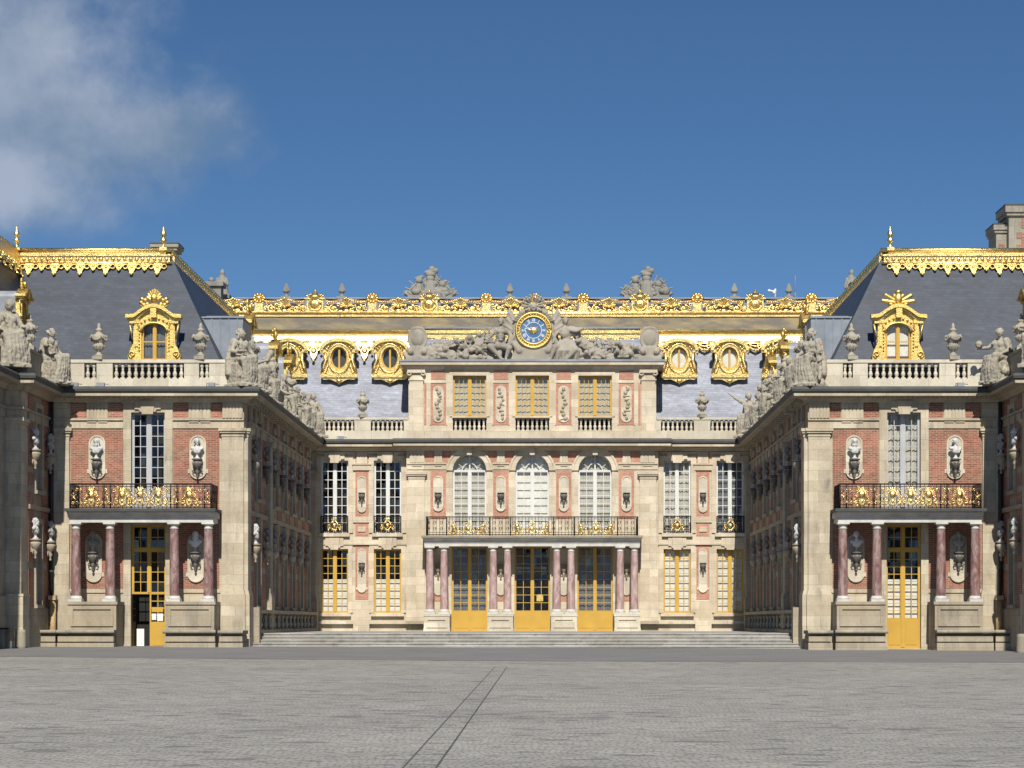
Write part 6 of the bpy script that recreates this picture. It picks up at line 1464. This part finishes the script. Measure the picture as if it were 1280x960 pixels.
def clock_figures():
    # Left: bare-chested man leaning against the clock, one leg stretched, on a hide
    rng = random.Random(11); mb = MB()
    limb(mb, ((624, 431, .05), .27), ((626, 419, 0), .25)); limb(mb, ((620, 413, 0), .17), ((633, 412.5, 0), .16)); limb(mb, ((626, 420, -.05), .27), ((626.5, 413.5, -.05), .24))
    for e in (-1, 1): mb.ball(at(626.5 + e * 2.9, 414.5, -.26), (.13, .09, .11))
    for k in range(3):
        for e in (-1, 1): mb.ball(at(626 + e * 1.5, 419 + 3 * k, -.27), (.055, .05, .055))
    limb(mb, ((626.5, 410, 0), .1), ((626.5, 406, -.02), .095)); head(mb, at(626, 401.5, -.06), .17, -.25, 1, True)
    limb(mb, ((619, 413, 0), .14), ((613, 420, -.15), .115), ((609, 427, -.35), .07)); hand(mb, at(609, 427, -.35), (-.5, -.4, -.5))
    limb(mb, ((634, 412.5, 0), .13), ((639, 420, -.1), .11), ((636, 428, -.3), .07)); hand(mb, at(636, 428, -.3), (-.3, -.4, -.7))
    limb(mb, ((621, 433, -.05), .2), ((612, 433, -.55), .165), ((622, 443, -.5), .11), ((626, 448, -.5), .07)); limb(mb, ((626, 448.3, -.5), .075), ((630, 449.3, -.75), .055))
    limb(mb, ((629, 433, -.05), .2), ((637, 435, -.5), .165), ((634, 443, -.45), .11), ((632, 449, -.45), .07)); limb(mb, ((632, 449.3, -.45), .075), ((634, 450, -.72), .055))
    for _ in range(16): a = rng.uniform(606, 640); limb(mb, ((a, rng.uniform(428, 436), .1), .09), ((a + rng.uniform(-5, 5), 449, rng.uniform(-.3, .1)), .12))
    limb(mb, ((604, 438, .05), .3), ((612, 444, 0), .28)); limb(mb, ((640, 422, .1), .07), ((641, 448, -.05), .1))
    single('reclining_statue', sculpt('reclining_statue', mb, .036, 1, 'trophy'), 'grey statue of a bare-chested man sitting against the clock, leg bent, left of the dial', 'statue', 'figures beside the clock')
    # right: helmeted figure in a wide cloak
    rng = random.Random(12); mb = MB()
    limb(mb, ((709, 430, .05), .28), ((706, 416, 0), .25)); limb(mb, ((700, 412, 0), .16), ((712, 412, 0), .16)); limb(mb, ((706, 418, -.05), .27), ((706, 413, -.05), .23))
    limb(mb, ((706, 410, 0), .1), ((706.5, 406, 0), .095)); head(mb, at(707, 401.5, -.05), .165, .3, 1, False, True)
    limb(mb, ((699, 412.5, 0), .125), ((693.5, 419, -.15), .1), ((692, 427, -.35), .065)); hand(mb, at(692, 427, -.35), (-.2, -.4, -.6))
    limb(mb, ((713, 412.5, 0), .125), ((721, 414, -.1), .1), ((726, 412, -.2), .065)); hand(mb, at(726, 412, -.2), (.8, -.3, .2))
    limb(mb, ((704, 432, -.05), .21), ((694, 434, -.5), .165), ((690, 443, -.5), .11), ((688, 449, -.5), .075)); limb(mb, ((688, 449.3, -.5), .075), ((684, 450, -.72), .055))
    limb(mb, ((713, 432, -.05), .21), ((719, 437, -.5), .165), ((712, 445, -.5), .11), ((708, 449, -.5), .075))
    for k in range(9): limb(mb, ((713, 409 + k, .1), .09), ((722, 411.5 + k * 1.1 , .12), .1), ((728 - k * .9, 410 + k * 1.6, .05), .06))
    for k in range(14): a = 690 + k * 2.6; limb(mb, ((700 + k * 1.1, 426, -.25), .06), ((a, 438, -.5), .075), ((a - 2, 449, -.4 + .1 * (k % 3)), .08))
    for _ in range(10): limb(mb, ((rng.uniform(685, 728), rng.uniform(438, 445), .0), .14), ((rng.uniform(685, 730), 449, -.2), .16))
    limb(mb, ((696, 424, .2), .05), ((690, 386, .25), .04))
    single('reclining_statue', sculpt('cloaked_statue', mb, .036, 1, 'trophy'), 'grey statue of a helmeted figure with a billowing cloak, right of the clock dial', 'statue', 'figures beside the clock')
    # heaps of arms on both sides
    def heap(name, label, x0, x1, ytop, seed, spikes):
        rng = random.Random(seed); mb = MB()
        for _ in range(95):
            px = rng.uniform(x0, x1); t = ytop(px); py = rng.uniform(t, 449); d = rng.uniform(-.35, .25); k = rng.randrange(5)
            if k == 0: mb.ball(at(px, py, d), (rng.uniform(.12, .2), .14, rng.uniform(.12, .22)), 9, 7)
            elif k == 1: mb.ball(at(px, py, d), (rng.uniform(.2, .3), .08, rng.uniform(.22, .34)), 10, 7); mb.ball(at(px, py, d - .07), .07)
            elif k == 2: a = rng.uniform(-8, 8); limb(mb, ((px, py, d), .06), ((px + a, min(450, py + rng.uniform(-6, 9)), d + .05), .09))
            elif k == 3:
                for q in range(5): th = PI * q / 4; p = at(px, py, d); mb.cap(p, .05, (p[0] + .24 * math.cos(th), p[1] - .08, p[2] + .22 * math.sin(th)), .07, 6)
            else: limb(mb, ((px - 3, py, d), .1), ((px, py - 3, d - .1), .13), ((px + 4, py + 1, d), .07))
        for px, py, px1, py1 in spikes: limb(mb, ((px, py, .2), .05), ((px1, py1, .25), .075))
        for px in range(int(x0), int(x1), 7): limb(mb, ((px, 447, .05), .25), ((px + 6, 447, .05), .25))
        single(name, sculpt(name, mb, .034, 1, 'trophy', .05), label, 'carving', 'carved heaps of arms on the attic')
    heap('carved_trophy', 'grey carved heap of armour on the attic between left cartouche and bare-chested man', 536, 613, lambda x: 435 - (x - 536) * .25, 31, [(600, 440, 606, 414), (604, 438, 613, 410), (590, 440, 598, 424), (570, 444, 566, 432)])
    heap('carved_trophy', 'grey carved heap of shields on the attic between cloaked figure and right cartouche', 722, 797, lambda x: 421 + (x - 722) * .18, 32, [(740, 440, 746, 422), (755, 440, 752, 424), (765, 444, 772, 428), (730, 440, 724, 418)])
    for s, px in ((-1, 522), (1, 812)):
        mb = MB(); c = at(px, 423, 0)
        mb.ball(c, (.50, .18, .58), 14, 10); mb.ball((c[0], c[1] - .1, c[2]), (.33, .14, .42), 12, 8)
        n = 20; mb.tube([(c[0] + .48 * math.cos(2 * PI * i / n), c[1] - .08, c[2] + .57 * math.sin(2 * PI * i / n)) for i in range(n + 1)], .06, 6)
        for e in (-1, 1):
            mb.cap((c[0] + e * .2, c[1], c[2] - .45), .13, (c[0] + e * .42, c[1] - .05, c[2] - .62), .16); mb.ball((c[0] + e * .36, c[1] - .12, c[2] - .7), .19); mb.ball((c[0] + e * .6, c[1] - .02, c[2] - .88), .17); mb.cap((c[0] + e * .3, c[1], c[2] - .8), .14, (c[0] + e * .55, c[1], c[2] - 1.02), .14)
        mb.cap((c[0], c[1], c[2] - .5), .2, (c[0], c[1] - .06, c[2] - 1.0), .24); mb.box(c[0] - .62, c[0] + .62, c[1] - .3, c[1] + .3, 14.63, c[2] - .95)
        for k in range(5): mb.ball((c[0] + (k - 2) * .12, c[1] - .05, c[2] + .52), .09)
        single('carved_cartouche', sculpt('carved_cartouche', mb, .035, 1, 'trophy'), f'upright oval stone cartouche on the {SIDE[s]} end of the attic cornice', 'carving', 'cartouches at the attic ends', )
clock_figures()

# ------------------------------------------------------------------ far statuary above the crest
def far_things():
    def far_trophy(px, seed, label):
        Y = 132; rng = random.Random(seed); mb = MB(); k = Y / F; zb = WZ(374, Y)
        q = lambda x, y, d=0: (WX(px + x, Y), Y + d, WZ(y, Y))
        mb.mat('far_stone'); mb.box(WX(px - 28, Y), WX(px + 28, Y), Y - .4, Y + .4, zb - .4, zb + .2)
        for a in range(15):           # banners and plumes fanned behind a trunk of armour
            t = -74 + a * 148 / 14 + rng.uniform(-3, 3); L = rng.uniform(29, 38); x = max(-33, min(33, math.sin(R(t)) * L)); y = 371 - math.cos(R(t)) * L * .76
            mb.cap(q(x * .2, 371), .07, q(x, y), .05, 6)
            if a % 2 == 0:
                e = 1 if t > 0 else -1
                for f_ in (.5, .6, .7, .8, .9): mb.cap(q(x * f_, 371 + (y - 371) * f_, -.08), .11, q(x * f_ + 4.5 * e, 371 + (y - 371) * f_ + 4, -.12), .05, 6)
        for e in (-1, 1):
            for k in range(5): mb.tube([q(e * (8 + 4.2 * k), 371, -.2), q(e * (13 + 4.6 * k), 362 + k * 1.2, -.25), q(e * (18 + 3.6 * k), 360 + 2.2 * k, -.22)], .13, 6, .06)
        mb.cap(q(0, 371, -.2), .42, q(0, 357, -.15), .36, 12); mb.cap(q(-4, 356, -.2), .2, q(4, 356, -.2), .2); mb.ball(q(0, 349, -.15), (.27, .27, .3), 10, 8); mb.ball(q(0.5, 344, -.1), (.32, .32, .2), 10, 7); mb.cap(q(-5, 341, -.05), .13, q(6, 338.5, .05), .19, 8); mb.ball(q(2, 337, 0), (.2, .16, .22), 8, 6)
        mb.cap(q(-13, 371, -.15), .25, q(-14, 358, -.1), .2); mb.ball(q(-14, 351, -.1), .22, 9, 7); mb.cap(q(-18, 348, -.05), .08, q(-11, 346.5, 0), .13, 7)
        mb.cap(q(13, 371, -.15), .25, q(14, 362, -.1), .22); mb.ball(q(15, 356, -.1), .22, 9, 7); mb.cap(q(12, 353, -.05), .08, q(19, 352, 0), .12, 7)
        for _ in range(14): x = rng.uniform(-24, 24); mb.ball(q(x, rng.uniform(364, 371), -.35), (rng.uniform(.15, .28), .15, rng.uniform(.15, .26)), 8, 6)
        single('stone_trophy', mb, label, 'carving', 'stone trophies of the range behind')
    far_trophy(538, 3, 'grey stone trophy of helmets and flags against the sky, left of the clock')
    far_trophy(808, 9, 'grey stone trophy of helmets and flags against the sky, right of the clock')
    mb = MB().mat('far_stone'); mb.box(-.4, .4, -.4, .4, 0, .12); mb.lathe([(.3, .12), (.16, .22), (.12, .34), (.2, .42), (.3, .5), (.28, .58), (.2, .6)], seg=12)
    for k in range(7): t = 2 * PI * k / 7; mb.cap((math.cos(t) * .16, math.sin(t) * .16, .6), .11, (math.cos(t) * .04, math.sin(t) * .04, 1.05 - .1 * (k % 2)), .05, 6)
    me = mb.mesh('flaming_urn'); Y = 131
    for px, lab in ((358, 'flame-topped urn against the sky above the hidden dormer at the far left of the crest'), (427.5, 'flame-topped urn against the sky between the first and second gilded cartouches from the left'), (637.5, 'flame-topped urn against the sky just left of the clock'), (708, 'flame-topped urn against the sky just right of the clock'), (918, 'flame-topped urn against the sky between the right trophy and the rightmost cartouche'), (986, 'flame-topped urn against the sky beside the small white weather mast')):
        single('flaming_urn', me, lab, 'urn', 'flame urns on the range behind', (WX(px, Y), Y, WZ(373, Y)), 0, (.72, .72, .80))
    mb = MB()
    rng = random.Random(2); mb.box(-.6, .6, -.5, .5, 0, .3); mb.cap((0, 0, .3), .5, (0, 0, 1.0), .38); mb.cap((0, -.05, 1.0), .36, (0, 0, 1.5), .24); mb.ball((.02, -.03, 1.82), .2); mb.cap((-.3, 0, 1.4), .12, (-.45, -.1, .8), .1); mb.cap((.3, 0, 1.4), .12, (.42, -.1, 1.0), .1); mb.ball((.05, -.02, 1.98), .12)
    for _ in range(14): a = rng.uniform(-.45, .45); mb.cap((a * .6, -.25, 1.2), .07, (a, -.42, .3), .1)
    me = sculpt('draped_statue', mb, .05, 1, 'far_stone')
    for px, s in ((277.5, -1), (1064, 1)):
        single('draped_statue', me, f'small grey statue against the sky beside the gilded hip of the {SIDE[s]} roof', 'statue', 'statues behind the pavilion roofs', (WX(px, 128), 128, WZ(374, 128)), 0, (.8, .8, .82))
    for px, s, tp in ((265, -1, 352), (1078, 1, 352)):
        mb = MB().mat('far_stone'); x = WX(px, 126); z1 = WZ(tp, 126); mb.box(x - .5, x + .5, 126, 127, 12, z1 - .25); mb.box(x - .65, x + .65, 125.85, 127.1, z1 - .25, z1); mb.ball((x - .1, 126.4, z1 + .15), .16, 8, 6); single('chimney_stack', mb, f'short grey chimney stack just behind the gilded hip of the {SIDE[s]} roof', 'chimney')
    mb = MB().mat('white'); Y = 130; x = WX(969, Y); mb.tube([(x, Y, WZ(374, Y)), (x, Y, WZ(361, Y))], .06, 6); mb.tube([(x - .35, Y, WZ(363.5, Y)), (x + .05, Y, WZ(364.5, Y))], .06, 6); mb.ball((x - .35, Y, WZ(363.5, Y)), .1, 6, 5); mb.ball((x - .05, Y, WZ(366, Y)), .12, 6, 5); single('weather_mast', mb, 'tiny white weather instrument on a mast above the gilded crest', 'mast')
    mb = MB().mat('far_stone'); x = WX(994, 130); mb.tube([(x, 130, WZ(374, 130)), (x, 130, WZ(344, 130))], .022, 5); mb.tube([(x, 130, WZ(374, 130)), (x, 130, WZ(366, 130))], .05, 5); single('lightning_rod', mb, 'thin lightning rod rising above the crest near the right roof', 'rod')
far_things()

# ------------------------------------------------------------------ small things on the ground
def bollard(label, x, y, h=.75):
    mb = MB().mat('stone_grey'); z = gz(x, y); mb.lathe([(.21, -.1), (.20, .1), (.185, h * .8), (.17, h - .04), (.12, h)], (x, y, z), 14); single('stone_bollard', mb, label, 'bollard', 'stone bollards by the forward wings')
bollard('worn stone bollard cut by the left edge of the photo', WX(3, 85), 85)
bollard('worn stone bollard under the chain bar, second from the left edge of the photo', WX(12.5, 85), 85)
bollard('stone bollard nearest the bench of the left pavilion', WX(30, 86.5), 86.0, .72)
bollard('worn stone bollard cut by the right edge of the photo', WX(1277, 85), 85, .72)
mb = MB().mat('stone_old_shade'); x = WX(46, 89.5); mb.box(x - .12, x + .16, 89.4, 90.0, -.1, 1.45); single('guard_stone', mb, 'narrow pale guard stone at the end of the left corner bench', 'post')
mb = MB().mat('stone_old_shade'); x = WX(1268, 89.5); mb.box(x - .14, x + .10, 89.4, 90.0, -.2, 1.45); single('guard_stone', mb, 'narrow pale guard stone at the end of the right corner bench', 'post')
mb = MB().mat('iron'); mb.box(WX(-4, 84.6), WX(18, 84.6), 84.45, 84.6, gz(-20, 85) + .72, gz(-20, 85) + .8); mb.box(WX(13, 84.6), WX(18, 84.6), 84.45, 84.6, gz(-20, 85) + .3, gz(-20, 85) + .72); single('iron_bar', mb, 'dark iron bar with a lock box across the left bollards', 'bar')
mb = MB().mat('paper'); x0 = WX(171.5, 91.6); mb.box(x0, x0 + .30, 91.5, 91.54, .03, .74); single('notice_board', mb, 'blank white board standing in the open doorway of the left pavilion', 'board')
# floodlights and cables on the cornices
def flood(label, x, y, z):
    mb = MB().mat('lead'); mb.box(x - .14, x + .14, y - .1, y + .1, z, z + .16); mb.tube([(x - .2, y, z), (x - .2, y, z + .14), (x + .3, y + .02, z + .1)], .02, 5); single('floodlight', mb, label, 'floodlight', 'small floodlights on the cornices')
flood('small grey floodlight on the left pavilion cornice beside the corner statue', WX(93, 90.5), 90.55, T)
flood('small grey floodlight on the left pavilion cornice under the outer urn', WX(126, 90.5), 90.55, T)
flood('small grey floodlight on the left pavilion cornice near the court end', WX(264, 90.5), 90.55, T)
flood('small grey floodlight on the cornice above the left flank windows', WX(426, 116.5), 116.55, T)
flood('small grey floodlight on the cornice above the right flank windows', WX(923, 116.5), 116.55, T)
flood('small grey floodlight on the right pavilion cornice under the outer urn', WX(1201, 90.5), 90.55, T)
